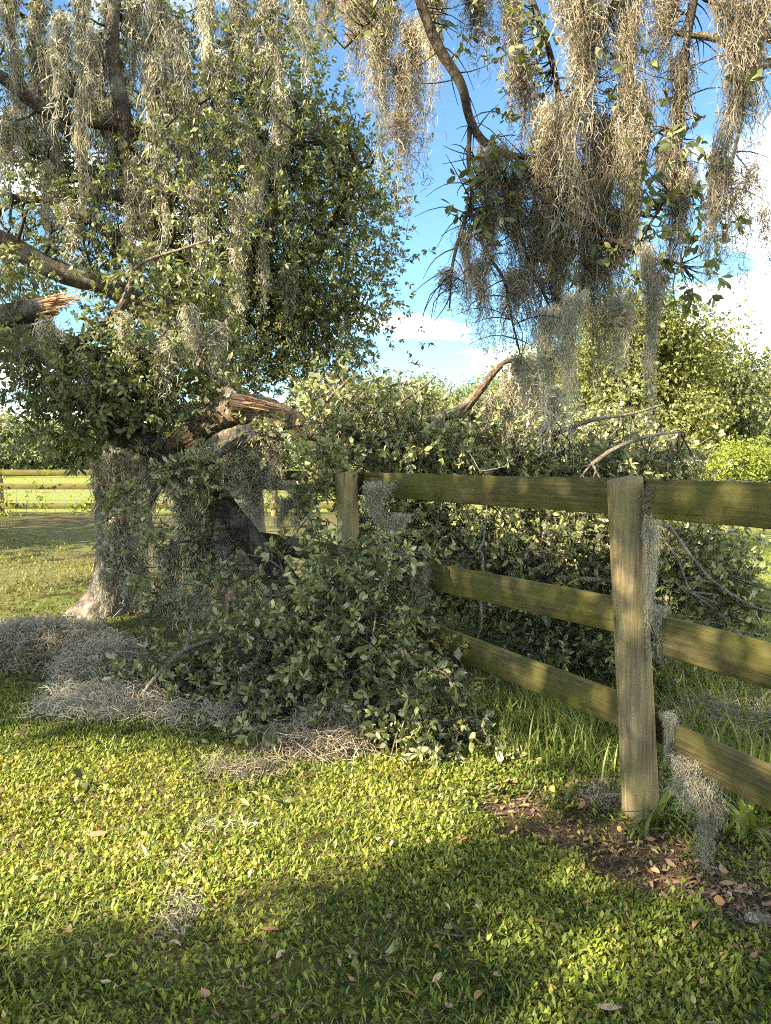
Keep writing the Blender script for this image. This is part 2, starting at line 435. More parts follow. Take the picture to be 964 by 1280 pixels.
def plain_mat(name, col, rough=.6, var=.15, scale=6):
    m, nd, lk, out = newmat(name)
    tc = nd.new('ShaderNodeTexCoord'); n = nd.new('ShaderNodeTexNoise'); n.inputs['Scale'].default_value = scale; n.inputs['Detail'].default_value = 6
    lk.new(tc.outputs['Object'], n.inputs['Vector'])
    r = ramp(nd, [(.3, tuple(c * (1 - var) for c in col)), (.7, tuple(min(1, c * (1 + var)) for c in col))]); lk.new(n.outputs['Fac'], r.inputs[0])
    p = nd.new('ShaderNodeBsdfPrincipled'); p.inputs['Roughness'].default_value = rough
    lk.new(r.outputs[0], p.inputs['Base Color']); lk.new(p.outputs[0], out.inputs[0])
    return m
M['white_paint'] = plain_mat('white_paint', (.75, .75, .73), .5, .06)
M['wire'] = plain_mat('wire', (.25, .25, .24), .5, .2)

def ground_mat():
    m, nd, lk, out = newmat('ground')
    tc = nd.new('ShaderNodeTexCoord')
    def nz(scale, detail=6, rough=.6):
        n = nd.new('ShaderNodeTexNoise'); n.inputs['Scale'].default_value = scale; n.inputs['Detail'].default_value = detail; n.inputs['Roughness'].default_value = rough
        lk.new(tc.outputs['Object'], n.inputs['Vector']); return n
    nb, nf, nm = nz(.45), nz(55, 5, .7), nz(6)
    green = ramp(nd, [(.3, (.06, .08, .02)), (.55, (.11, .14, .03)), (.75, (.17, .2, .05))]); lk.new(nf.outputs['Fac'], green.inputs[0])
    brown = ramp(nd, [(.3, (.07, .05, .03)), (.55, (.15, .12, .06)), (.75, (.25, .2, .11))]); lk.new(nf.outputs['Fac'], brown.inputs[0])
    gm = ramp(nd, [(.42, (0, 0, 0)), (.6, (1, 1, 1))]); 
    s = nd.new('ShaderNodeMath'); s.operation = 'ADD'; s.inputs[1].default_value = 0
    av = nd.new('ShaderNodeMath'); av.operation = 'MULTIPLY_ADD'; av.inputs[1].default_value = .5
    lk.new(nb.outputs['Fac'], av.inputs[0])
    hm = nd.new('ShaderNodeMath'); hm.operation = 'MULTIPLY'; hm.inputs[1].default_value = .5; lk.new(nm.outputs['Fac'], hm.inputs[0])
    lk.new(hm.outputs[0], av.inputs[2]); lk.new(av.outputs[0], gm.inputs[0])
    lush = attr(nd, 'lush')
    lm = nd.new('ShaderNodeMath'); lm.operation = 'MAXIMUM'; lk.new(gm.outputs[0], lm.inputs[0]); lk.new(lush.outputs['Fac'], lm.inputs[1])
    col = mixrgb(nd, lk, lm.outputs[0], brown.outputs[0], green.outputs[0])
    lg = ramp(nd, [(.3, (.12, .14, .032)), (.7, (.21, .235, .055))]); lk.new(nm.outputs['Fac'], lg.inputs[0])
    col = mixrgb(nd, lk, lush.outputs['Fac'], col, lg.outputs[0])
    soil = ramp(nd, [(.3, (.025, .018, .013)), (.55, (.07, .048, .034)), (.75, (.15, .105, .07))]); lk.new(nf.outputs['Fac'], soil.inputs[0])
    dirt = attr(nd, 'dirt')
    col = mixrgb(nd, lk, dirt.outputs['Fac'], col, soil.outputs[0])
    p = nd.new('ShaderNodeBsdfPrincipled'); p.inputs['Roughness'].default_value = .95; p.inputs['Specular IOR Level'].default_value = .1
    lk.new(col, p.inputs['Base Color'])
    b = nd.new('ShaderNodeBump'); b.inputs['Strength'].default_value = .8; b.inputs['Distance'].default_value = .03
    lk.new(nf.outputs['Fac'], b.inputs['Height']); lk.new(b.outputs[0], p.inputs['Normal'])
    lk.new(p.outputs[0], out.inputs[0])
    return m
M['ground'] = ground_mat()

# ------------------------------------------------------------------ ground
P0, P1, P2, P3 = np.array([1.99, 1.03]), np.array([1.128, 3.235]), np.array([-.21, 5.15]), np.array([-1.54, 7.06])
def segdist(xy, a, b):
    ab = b - a; t = np.clip(((xy - a) @ ab) / (ab @ ab), 0, 1)
    return np.linalg.norm(xy - (a + t[:, None] * ab), axis=1)
def fence_side(xy):
    """signed distance to the fence line, positive on the camera's side"""
    d = (P2 - P1) / np.linalg.norm(P2 - P1)
    return (xy - P1) @ np.array([-d[1], d[0]])
DIRT_LINE = [np.array(G(*p)[:2]) for p in ((645, 1000), (710, 1028), (790, 1070), (900, 1110), (985, 1135))]
def hval(x, y, f, seed=0):
    """cheap smooth value noise for arrays"""
    x = np.asarray(x) * f + seed * 17.3; y = np.asarray(y) * f + seed * 9.1
    xi, yi = np.floor(x), np.floor(y); fx, fy = x - xi, y - yi
    fx = fx * fx * (3 - 2 * fx); fy = fy * fy * (3 - 2 * fy)
    h = lambda a, b: np.modf(np.abs(np.sin(a * 127.1 + b * 311.7) * 43758.5453))[0]
    return (h(xi, yi) * (1 - fx) + h(xi + 1, yi) * fx) * (1 - fy) + (h(xi, yi + 1) * (1 - fx) + h(xi + 1, yi + 1) * fx) * fy
def dirt_at(xy):
    d = np.full(len(xy), 9.0)
    for a, b in zip(DIRT_LINE[:-1], DIRT_LINE[1:]): d = np.minimum(d, segdist(xy, a, b))
    w = -.05 + .22 * hval(xy[:, 0], xy[:, 1], 3.2, 1) + .2 * hval(xy[:, 0], xy[:, 1], 9, 2) + .06 * hval(xy[:, 0], xy[:, 1], 27, 3)
    v = np.clip((w - d) / .11 + .5, 0, 1)
    under = np.clip(1 - np.abs(fence_side(xy)) / .22, 0, 1) * (xy[:, 1] < 3.6) * .8
    # bare earth in a strip below the far fence
    far = np.clip((hval(xy[:, 0], xy[:, 1], 1.3, 4) * .5 + .9 - np.abs(xy[:, 1] - 18.7) * .75), 0, 1) * (xy[:, 0] < 0)
    return np.clip(np.maximum.reduce([v, under, far]), 0, 1)
def gz(x, y):
    r = np.hypot(x, y)
    return (hval(x, y, .8, 6) - .5) * .05 + (hval(x, y, 3.1, 7) - .5) * .018 * np.clip(1.5 - r / 12, 0, 1)
def axis(lo, hi, near0, near1, step, grow=1.16):
    a = list(np.arange(near0, near1, step)); s = step
    while a[-1] < hi: s *= grow; a.append(a[-1] + s)
    s = step
    while a[0] > lo: s *= grow; a.insert(0, a[0] - s)
    return np.array(a)
gx, gy = axis(-600, 600, -2.6, 2.8, .035), axis(-80, 900, 1.6, 5.6, .035)
X, Y = np.meshgrid(gx, gy, indexing='ij')
xy = np.stack([X.ravel(), Y.ravel()], 1)
zz = gz(xy[:, 0], xy[:, 1]) * np.clip(1.6 - np.hypot(xy[:, 0], xy[:, 1]) / 40, 0, 1)
dv = dirt_at(xy)
zz -= dv * .012
lush = np.clip((xy[:, 1] - 20.5) / .6, 0, 1) * (xy[:, 0] < 3) + np.clip((-fence_side(xy) - 2.0) / 1.5, 0, 1) * (xy[:, 0] > .5) + np.clip((xy[:, 1] - 20.5) / .6, 0, 1) * (xy[:, 0] >= 3)
ii, jj = np.meshgrid(np.arange(len(gx) - 1), np.arange(len(gy) - 1), indexing='ij')
q = (ii * len(gy) + jj).ravel()
quads = np.stack([q, q + len(gy), q + len(gy) + 1, q + 1], 1)
g = obj('ground', mesh('ground', np.column_stack([xy, zz]), quads, M['ground'], smooth=True, extra={'dirt': dv, 'lush': np.clip(lush, 0, 1)}))
tag(g, 'grassy ground with bare soil along the fence', kind='structure')
def onground(xy, dz=0.0):
    xy = np.atleast_2d(xy)
    return np.column_stack([xy, gz(xy[:, 0], xy[:, 1]) - dirt_at(xy) * .012 + dz])

# ------------------------------------------------------------------ fences
def board(L, H, T, seed, segs=26):
    """a sawn board along +x with eased edges, slight bow and a little edge wear"""
    r = np.random.default_rng(seed)
    e = .004
    sec = np.array([(-T / 2 + e, -H / 2), (T / 2 - e, -H / 2), (T / 2, -H / 2 + e), (T / 2, H / 2 - e), (T / 2 - e, H / 2), (-T / 2 + e, H / 2), (-T / 2, H / 2 - e), (-T / 2, -H / 2 + e)])
    xs = np.linspace(0, L, segs + 1); n = len(sec)
    bow = r.uniform(-.004, .004); cup = r.uniform(-.008, .008); ph = r.uniform(0, 6)
    v = np.empty((segs + 1, n, 3))
    for i, x in enumerate(xs):
        s = x / L
        w = .0007 * r.normal(size=(n, 2))
        v[i, :, 0] = x
        v[i, :, 1] = sec[:, 0] + cup * math.sin(s * math.pi) + w[:, 0]
        v[i, :, 2] = sec[:, 1] + bow * math.sin(s * math.pi + ph * .2) + .0008 * math.sin(ph + s * 9) + w[:, 1]
    v[0, :, 0] += r.normal(size=n) * .003
    a, b = np.meshgrid(np.arange(segs), np.arange(n), indexing='ij')
    q = np.stack([a * n + b, (a + 1) * n + b, (a + 1) * n + (b + 1) % n, a * n + (b + 1) % n], -1).reshape(-1, 4)[:, ::-1]
    t = np.concatenate([q[:, [0, 1, 2]], q[:, [0, 2, 3]]])
    k = np.arange(1, n - 1)
    c0 = np.stack([np.zeros(n - 2, int), k + 1, k], 1)[:, ::-1]; c1 = np.stack([np.zeros(n - 2, int), k, k + 1], 1)[:, ::-1] + segs * n
    return v.reshape(-1, 3), np.concatenate([t, c0, c1])
def place_board(parent, a, b, H, T, seed, mat='rail', name='rail', roll=0.0):
    a, b = np.asarray(a, float), np.asarray(b, float)
    L = np.linalg.norm(b - a)
    v, t = board(L, H, T, seed)
    o = obj(name, mesh(name, v, t, M[mat]), parent, a - np.array(parent.location))
    d = (b - a) / L
    o.rotation_euler = (roll, -math.asin(d[2]), math.atan2(d[1], d[0]))
    return o
def round_post(parent, base, top, r0, r1, seed, sides=36, rings=34, slant=.012):
    r = np.random.default_rng(seed)
    base, top = np.asarray(base, float), np.asarray(top, float)
    ang = np.linspace(0, 2 * math.pi, sides, endpoint=False); v = []
    cr = r.uniform(0, 2 * math.pi, 5)
    for i in range(rings + 1):
        s = i / rings; c = base + (top - base) * s
        rad = np.full(sides, r0 + (r1 - r0) * s)
        for j in range(sides):
            rad[j] *= 1 + .035 * noise.noise(Vector((math.cos(ang[j]) * 1.3 + seed, math.sin(ang[j]) * 1.3, s * 2.0)))
            for k, ca in enumerate(cr):
                da = abs((ang[j] - ca - .12 * math.sin(s * 5 + k) + math.pi) % (2 * math.pi) - math.pi)
                if da < .1: rad[j] -= .0035 * (1 - da / .1) * (0.5 + s)
        p = np.column_stack([c[0] + rad * np.cos(ang), c[1] + rad * np.sin(ang), np.full(sides, c[2])])
        if i == rings: p[:, 2] += slant * np.cos(ang - .3) + r.normal(size=sides) * .0015
        v.append(p)
    crown = np.column_stack([top[0] + (v[-1][:, 0] - top[0]) * .9, top[1] + (v[-1][:, 1] - top[1]) * .9, v[-1][:, 2] + .004])
    v.append(crown); v.append(np.array([top + np.array([0, 0, .005])]))
    n = rings + 2
    a, b = np.meshgrid(np.arange(n - 1), np.arange(sides), indexing='ij')
    f = lambda i, j: i * sides + j % sides
    t = np.concatenate([np.stack([f(a, b), f(a, b + 1), f(a + 1, b + 1)], -1).reshape(-1, 3), np.stack([f(a, b), f(a + 1, b + 1), f(a + 1, b)], -1).reshape(-1, 3)])
    j = np.arange(sides)
    t = np.vstack([t, np.stack([f(n - 1, j), f(n - 1, j + 1), np.full(sides, n * sides)], 1)])
    vv = np.vstack(v) - base
    return obj('post', mesh('post', vv, t, M['post'], smooth=True), parent, base - np.array(parent.location))

fence = root('wooden_fence', (P1[0], P1[1], 0), 'weathered three-rail wooden fence with round posts, algae-stained boards running past the brush pile', 'fence')
lean = np.array([-.118, .01])
posts = [(P0, -.02, 1.45), (P1, 0, 1.452), (P2, 0, 1.44), (P3, 0, 1.44)]
for i, (p, k, h) in enumerate(posts):
    ln = lean * (1 if i == 1 else .45)
    round_post(fence, (p[0], p[1], -.25), (p[0] + ln[0], p[1] + ln[1], h), .079, .073, 3 + i)
du = (P2 - P1) / np.linalg.norm(P2 - P1); back = np.array([du[1], -du[0]])           # away from the camera's side
for k, (z1, z2) in enumerate(((1.453, 1.440), (.915, .905), (.462, .575))):
    H = .16
    a = P1 + back * .094 - du * .105 + lean * z1 / 1.45; b = P2 + back * .094 - du * .004
    place_board(fence, (*a, z1 - H / 2), (*b, z2 - H / 2), H, .028, 20 + k)
    b2 = P2 + back * .094 + du * .012; c = P3 + back * .094 + du * .05
    place_board(fence, (*b2, z2 - H / 2 + .004), (*c, z2 - H / 2 - .01 - (.06 if k == 2 else 0)), H, .028, 30 + k)
dr = (P0 - P1) / np.linalg.norm(P0 - P1); nr = np.array([dr[1], -dr[0]])
if nr[0] < 0: nr = -nr
for k, (z1, x0) in enumerate(((1.452, .085), (.885, .115), (.438, .14))):
    H = .162
    st = P1 + lean * z1 / 1.45 + nr * .058 + dr * x0
    place_board(fence, (*st, z1 - H / 2), (*(P0 + nr * .058 + dr * .04), z1 + .02 - H / 2), H, .028, 40 + k)

ff = root('wooden_fence', (-8, 20, 0), 'distant three-rail wooden fence with wire mesh and vines across the left lawn', 'fence')
fx = [-18.6, -14.3, -10.05, -6.4, -2.9, .6]
for i, x in enumerate(fx):
    round_post(ff, (x, 20, -.2), (x, 20, 1.18), .09, .085, 60 + i, 12, 5)
for i in range(len(fx) - 1):
    for k, z in enumerate((1.12, .76, .26)):
        place_board(ff, (fx[i], 19.9, z), (fx[i + 1] - .01, 19.9, z), .15, .03, 70 + i * 3 + k)
wm = MB()
for i in range(int((fx[-1] - fx[0]) / .25)):
    x = fx[0] + i * .25; wm.add(*tube([(x, 19.95, .02), (x, 19.95, 1.1)], .006, 3))
for z in (.2, .4, .6, .8, 1.0):
    wm.add(*tube([(fx[0], 19.95, z), (fx[-1], 19.95, z)], .006, 3))
wm.build('wire_mesh', M['wire'], ff)
vine = MB(); n = 700
vb = np.column_stack([rng.uniform(-11.5, -7.0, n), rng.uniform(19.7, 19.85, n), rng.random(n) ** 1.3 * 1.25])
vb = vb[hval(vb[:, 0], vb[:, 2], 2.2, 3) > .42]
sprigs(vb, rdir(len(vb)), .12, 5, .07, .6, LEAF4, mb=vine)
tag(vine.build('vine', M['leaf_bush'], None), 'leafy green vine climbing the wire of the distant left fence', 'vine')

wf = root('white_fence', (13, 26, 0), 'white painted fence far across the right lawn', 'fence')
for i, x in enumerate((9.0, 12.4, 15.8, 19.2)):
    v, t = board(1.62, .22, .22, 90 + i, 3)
    o = obj('post', mesh('post', v, t, M['white_paint']), wf, (x - 13, 0, 0)); o.rotation_euler = (0, -math.pi / 2, 0)
for i, x in enumerate((9.0, 12.4, 15.8)):
    for z in (.45, .95, 1.35):
        place_board(wf, (x + .12, 26, z), (x + 3.28, 26, z), .14, .04, 95, 'white_paint')

# ------------------------------------------------------------------ Spanish moss
def moss_mesh(name, L, W, n, mat, seed, width=.0022, curls=10, tail=1.0, curl=.05):
    """hanging clump of wiry curling strands, top at the origin"""
    global rng
    keep, rng = rng, np.random.default_rng(seed)
    S = 18
    s = np.linspace(0, 1, S)
    ln = L * (.2 + .8 * rng.random(n) ** 1.7)
    th = rng.uniform(0, 2 * math.pi, n); rr = W * np.sqrt(rng.random(n)) * np.where(ln > .7 * L, .45, 1)
    step = rng.normal(size=(n, S, 2)) * .011 * math.sqrt(L)
    wig = np.cumsum(step, 1) + .008 * np.sin(s * 40 * rng.uniform(.5, 1.5, (n, 1)) + th[:, None])[:, :, None]
    pull = (1 - .88 * s ** .8 * tail)[None, :, None]
    xyp = np.stack([np.cos(th) * rr, np.sin(th) * rr], 1)[:, None] * pull + wig
    z = -s[None] * ln[:, None] - rng.random((n, 1)) * .1 * L
    ph_ = rng.uniform(0, 6.28, 4)
    sway = np.stack([np.sin(z * 4.3 + ph_[0]) + .6 * np.sin(z * 9.7 + ph_[1]), np.sin(z * 4.9 + ph_[2]) + .6 * np.sin(z * 10.9 + ph_[3])], 2) * W * .22
    main = np.concatenate([xyp + sway, z[:, :, None]], 2)
    # curls hanging off the strands
    C = 6; m = n * curls
    idx = np.repeat(np.arange(n), curls); k = rng.integers(0, S, m)
    b = main[idx, k]; d = rdir(m); d[:, 2] = -np.abs(d[:, 2]) * .7 - .1
    d2 = rdir(m); cl = curl * rng.uniform(.4, 1.3, m)
    u = np.linspace(0, 1, C)
    cp = b[:, None] + (d[:, None] * u[None, :, None] + d2[:, None] * (np.sin(u * 3.6) * .45)[None, :, None]) * cl[:, None, None]
    cp[:, :, 2] -= (u ** 2)[None] * cl[:, None] * .5
    vs, ts, tn, off = [], [], [], 0
    for pth, w in ((main, width * 1.15), (cp, width)):
        q, c = pth.shape[:2]
        side = nrm(rng.normal(size=(q, 1, 3)) + rng.normal(size=(q, c, 3)) * .35) * (w * .5)
        side = side * np.linspace(1, .55, c)[None, :, None]
        v = np.stack([pth - side, pth + side], 2).reshape(-1, 3)
        i = (np.arange(q)[:, None] * c + np.arange(c - 1)[None]).ravel() * 2 + off
        ts += [np.stack([i, i + 1, i + 3], 1), np.stack([i, i + 3, i + 2], 1)]
        vs.append(v); tn.append(np.repeat(rng.random(q), c * 2)); off += len(v)
    rng = keep
    return mesh(name, np.concatenate(vs), np.concatenate(ts), mat, np.concatenate(tn))
def mset(pre, mat, width, curls, n, curl, k=3):
    out = {'wide': [], 'mid': [], 'thin': []}
    for i in range(k):
        out['wide'].append(moss_mesh(pre, 1.0, .16, int(n * 2.0), mat, 100 + i, width, curls, 1.0, curl))
        out['mid'].append(moss_mesh(pre, 1.0, .085, n, mat, 120 + i, width, curls, 1.0, curl))
        out['thin'].append(moss_mesh(pre, 1.0, .03, int(n * .3), mat, 140 + i, width, curls, .9, curl))
    return out
MT = mset('moss_clump', M['moss_tan'], .0046, 22, 66, .055)
MG = mset('moss_clump', M['moss_grey'], .0044, 20, 66, .055)
MF = mset('moss_clump', M['moss_grey'], .0115, 11, 40, .11, 3)
_mi = [0]
AUTO = ('grey-brown moss strand hanging from the overhanging branches against the sky', 'pale grey moss streamer hanging among the leaves of the left oak crown', 'grey moss clinging and hanging along the leaning mossy stem', 'grey moss hanging beneath the arching fallen limb')
def moss(px, y0, y1, w, Yd, kind, ms, label, group):
    """hang one clump: photo column px, from y0 down to y1, w pixels wide, Yd metres away"""
    a, b = P(px, y0, Yd), P(px, y1, Yd)
    L = (a[2] - b[2]); _mi[0] += 1
    me = ms[kind][_mi[0] % len(ms[kind])]
    o = obj('moss_clump', me, None, a)
    wr = {'wide': .32, 'mid': .17, 'thin': .06}[kind]
    sxy = (w * Yd / FPX) / wr
    o.scale = (sxy, sxy, L * .93)
    o.rotation_euler = (rng.normal() * .03, rng.normal() * .03, rng.uniform(0, 6.28))
    return tag(o, label, 'moss', group)

# ------------------------------------------------------------------ tree building
def limb(parent, name, pts, mat, sides=14, bark=.09, n=9, bfreq=9.0):
    """tapered limb; rows are (x, y, z, radius)"""
    s = spline(pts, n)
    mb = MB(); mb.add(*tube(s[:, :3], np.maximum(s[:, 3], .003), sides, bark, bfreq))
    return mb.build(name, M[mat], parent, smooth=True), s
def px_path(rows):
    """rows of (px, py, Y, thickness in pixels) to (x, y, z, radius)"""
    out = []
    for px, py, Yd, w in rows:
        out.append((*P(px, py, Yd), w * Yd / FPX / 2))
    return out
def connect(mb, centres, skel, r0=.022, r1=.006):
    """crooked boughs from the limb skeleton out to the leaf clumps"""
    for c in centres:
        d = np.linalg.norm(skel[:, :3] - c, axis=1) + np.abs(skel[:, 2] - c[2]) * .3
        a = skel[np.argmin(d), :3]; L = np.linalg.norm(c - a)
        if L < .15: continue
        k = rng.normal(size=(2, 3)) * L * .11
        pth = spline([a, a + (c - a) * .33 + k[0] + [0, 0, .05 * L], a + (c - a) * .68 + k[1] + [0, 0, .06 * L], c], 4)
        rr = min(r0 * (.5 + L * .45), .05)
        mb.add(*tube(pth, np.linspace(rr, r1, len(pth)), 5))
def splinters(mb, c, d, rad, length, n=22):
    """torn end of a broken limb: jagged slivers along d"""
    c, d = np.asarray(c, float), nrm(np.asarray(d, float))
    a = nrm(np.cross(d, [.2, .1, 1])); b = np.cross(d, a)
    for i in range(n * 4):
        th = rng.uniform(0, 6.28); q = rad * math.sqrt(rng.random()) * .95
        o = c + a * math.cos(th) * q + b * math.sin(th) * q
        L = length * rng.uniform(.1, 1.0) ** 1.5 * (1.15 - .5 * q / rad + .5 * math.cos(th + 1)); tip = o + d * L + rdir(1)[0] * L * .16
        w = rad * rng.uniform(.05, .17)
        mb.add(*tube(spline([o - d * .06, o + d * L * .45 + rdir(1)[0] * .008, tip], 3), np.array([w, w, w * .9, w * .8, w * .6, w * .35, .0015]), 4))

# ---- the standing oak whose crown fills the upper left
OB = root('oak_tree', tuple(G(302, 757)), 'broad live oak with full leafy crown and pale sunlit trunk behind the dark fallen limb', 'tree')
tb, sk1 = limb(OB, 'trunk', px_path([(300, 775, 7.9, 92), (302, 745, 7.95, 70), (304, 690, 8.0, 60), (300, 620, 8.05, 56), (290, 540, 8.1, 54), (268, 470, 8.2, 50), (236, 420, 8.3, 44)]), 'bark_pale', 44, .13, 16)
skB = [sk1]
for rows in ([(240, 425, 8.3, 40), (190, 392, 8.2, 32), (140, 360, 8.0, 27), (70, 338, 7.8, 26), (0, 300, 7.6, 25), (-80, 270, 7.4, 22)],
             [(262, 465, 8.2, 34), (300, 380, 8.5, 28), (330, 300, 8.8, 24), (350, 220, 9.0, 18), (380, 140, 9.2, 10)],
             [(240, 425, 8.3, 38), (200, 330, 8.3, 30), (168, 230, 8.3, 26), (155, 150, 8.2, 22), (140, 60, 8.2, 18), (150, -60, 8.2, 14)],
             [(156, 156, 8.2, 16), (110, 150, 8.1, 17), (60, 140, 8.0, 16), (0, 95, 7.8, 15), (-60, 60, 7.6, 14)],
             [(62, 140, 8.0, 13), (95, 180, 8.1, 12), (110, 220, 8.2, 9), (125, 260, 8.3, 5)],
             [(178, 250, 8.3, 14), (100, 240, 8.2, 12), (40, 250, 8.1, 8), (0, 240, 8.0, 6)],
             [(165, 200, 8.3, 14), (100, 125, 8.5, 12), (60, 70, 8.5, 9), (30, 20, 8.5, 7)],
             [(315, 345, 8.7, 16), (380, 320, 8.8, 11), (430, 260, 8.8, 7), (455, 215, 8.8, 4)],
             [(290, 400, 8.5, 15), (350, 400, 8.6, 11), (410, 390, 8.6, 8), (450, 385, 8.6, 4)],
             [(160, 170, 8.2, 14), (240, 130, 8.5, 12), (300, 60, 8.7, 8), (330, 0, 8.8, 6)],
             [(200, 330, 8.3, 16), (130, 290, 8.4, 12), (80, 230, 8.5, 9), (60, 190, 8.6, 5)]):
    skB.append(limb(OB, 'limb', px_path(rows), 'bark', 10, .08, 7)[1])
skB = np.concatenate(skB)
crown, wood = MB(), MB()
lobes = [  # px, py, Y, rx px, ry px, sub-clumps
    (390, 290, 8.8, 80, 100, 34), (430, 230, 8.9, 44, 60, 14), (345, 190, 9.0, 85, 90, 26), (412, 180, 9.0, 44, 46, 10),
    (300, 100, 8.8, 90, 95, 20), (370, 60, 9.2, 50, 80, 8), (160, 60, 8.8, 120, 90, 16), (40, 60, 8.6, 80, 90, 14),
    (45, 220, 8.6, 70, 45, 15), (265, 250, 8.6, 85, 90, 24), (330, 370, 8.8, 110, 85, 40), (415, 390, 8.6, 46, 56, 15),
    (455, 385, 8.5, 20, 16, 3), (215, 360, 8.8, 90, 60, 16), (60, 320, 8.8, 70, 34, 12), (395, 450, 8.7, 60, 30, 14), (310, 440, 8.9, 90, 50, 18),
    (140, 270, 9.0, 80, 50, 14), (110, 150, 9.0, 90, 50, 10), (450, 300, 8.6, 24, 40, 5), (230, 200, 7.3, 70, 80, 4), (310, 280, 7.4, 60, 70, 6), (340, 140, 7.6, 50, 60, 4), (90, 290, 7.3, 60, 26, 3)]
for px, py, Yd, rx, ry, m in lobes:
    s = Yd / FPX
    p, d, tn, cc = clumps(P(px, py, Yd), (rx * s, .9, ry * s), int(m * 1.25 + 1), .42, 30, .9)
    sprigs(p, d, .13, 10, .06, .42, LEAF4, .1, .6, tn, mb=crown)
    connect(wood, cc, skB)
crown.build('crown', M['leaf_oak'], OB)
wood.build('boughs', M['bark_dark'], OB).__setitem__('kind', 'stuff')

# ---- the mossy leaning stem at the far left with its snapped limb
OA = root('oak_tree', tuple(G(140, 768)), 'leaning oak stem wrapped in grey moss, its low limb snapped to an orange splintered stub', 'tree')
tA, skA = limb(OA, 'trunk', px_path([(128, 790, 7.5, 105), (140, 745, 7.55, 62), (148, 690, 7.6, 52), (146, 630, 7.6, 52), (158, 580, 7.6, 50), (150, 520, 7.5, 44), (110, 460, 7.4, 40), (40, 420, 7.2, 38), (-60, 405, 7.0, 36)]), 'bark_pale', 44, .15, 16)
skA = [skA]
skA.append(limb(OA, 'limb', px_path([(152, 612, 7.55, 26), (172, 580, 7.5, 22), (196, 560, 7.4, 18), (215, 545, 7.3, 12)]), 'bark_pale', 12, .1)[1])
st, sks = limb(OA, 'limb', px_path([(-120, 412, 5.9, 34), (-40, 402, 6.0, 31), (20, 393, 6.0, 28), (60, 384, 6.0, 26)]), 'bark', 16, .1)
sp = MB(); splinters(sp, P(58, 385, 6.0), P(100, 376, 6.0) - P(60, 385, 6.0), .078, .26, 30)
tag(sp.build('torn_end', M['splinter'], OA), 'fresh orange splintered break')
for rows in ([(-20, 447, 6.0, 15), (15, 446, 6.0, 14), (60, 442, 6.0, 14), (100, 430, 6.0, 13), (130, 405, 6.0, 11), (155, 378, 6.0, 10), (165, 340, 6.0, 7), (160, 310, 6.0, 5)],
             [(95, 435, 6.0, 8), (150, 440, 6.1, 9), (195, 440, 6.1, 8), (235, 455, 6.2, 7), (275, 475, 6.2, 5)],
             [(155, 345, 6.0, 5), (185, 325, 6.0, 4), (225, 312, 6.0, 3), (260, 300, 6.0, 2)],
             [(40, 445, 6.0, 9), (70, 490, 6.0, 8), (90, 530, 6.0, 5), (70, 560, 6.0, 3)],
             [(120, 440, 6.0, 7), (160, 480, 6.0, 6), (200, 510, 6.1, 4)]):
    skA.append(limb(OA, 'limb', px_path(rows), 'twig' if rows[0][3] < 6 else 'bark', 8, .07, 6)[1])
skA = np.concatenate(skA)
crA, wdA = MB(), MB()
for px, py, Yd, rx, ry, m, pp in [(18, 350, 6.0, 30, 22, 8, 14), (70, 465, 6.0, 80, 36, 26, 16), (165, 465, 6.1, 75, 40, 28, 17), (145, 515, 6.0, 80, 34, 26, 15), (250, 430, 6.3, 50, 45, 15, 14),
                              (70, 535, 5.9, 45, 24, 8, 12), (190, 345, 6.2, 45, 25, 7, 12), (165, 410, 6.2, 35, 20, 6, 12), (235, 490, 6.2, 45, 26, 9, 13), (265, 350, 6.3, 36, 36, 7, 12), (15, 420, 6.1, 30, 14, 5, 12)]:
    s = Yd / FPX
    p, d, tn, cc = clumps(P(px, py, Yd), (rx * s, .45, ry * s), m, .2, pp, .9)
    sprigs(p, d, .11, 8, .066, .4, LEAF6, .25, .7, tn, mb=crA)
    connect(wdA, cc, skA, .012, .003)
crA.build('crown', M['leaf_oak'], OA)
wdA.build('boughs', M['twig'], OA).__setitem__('kind', 'stuff')

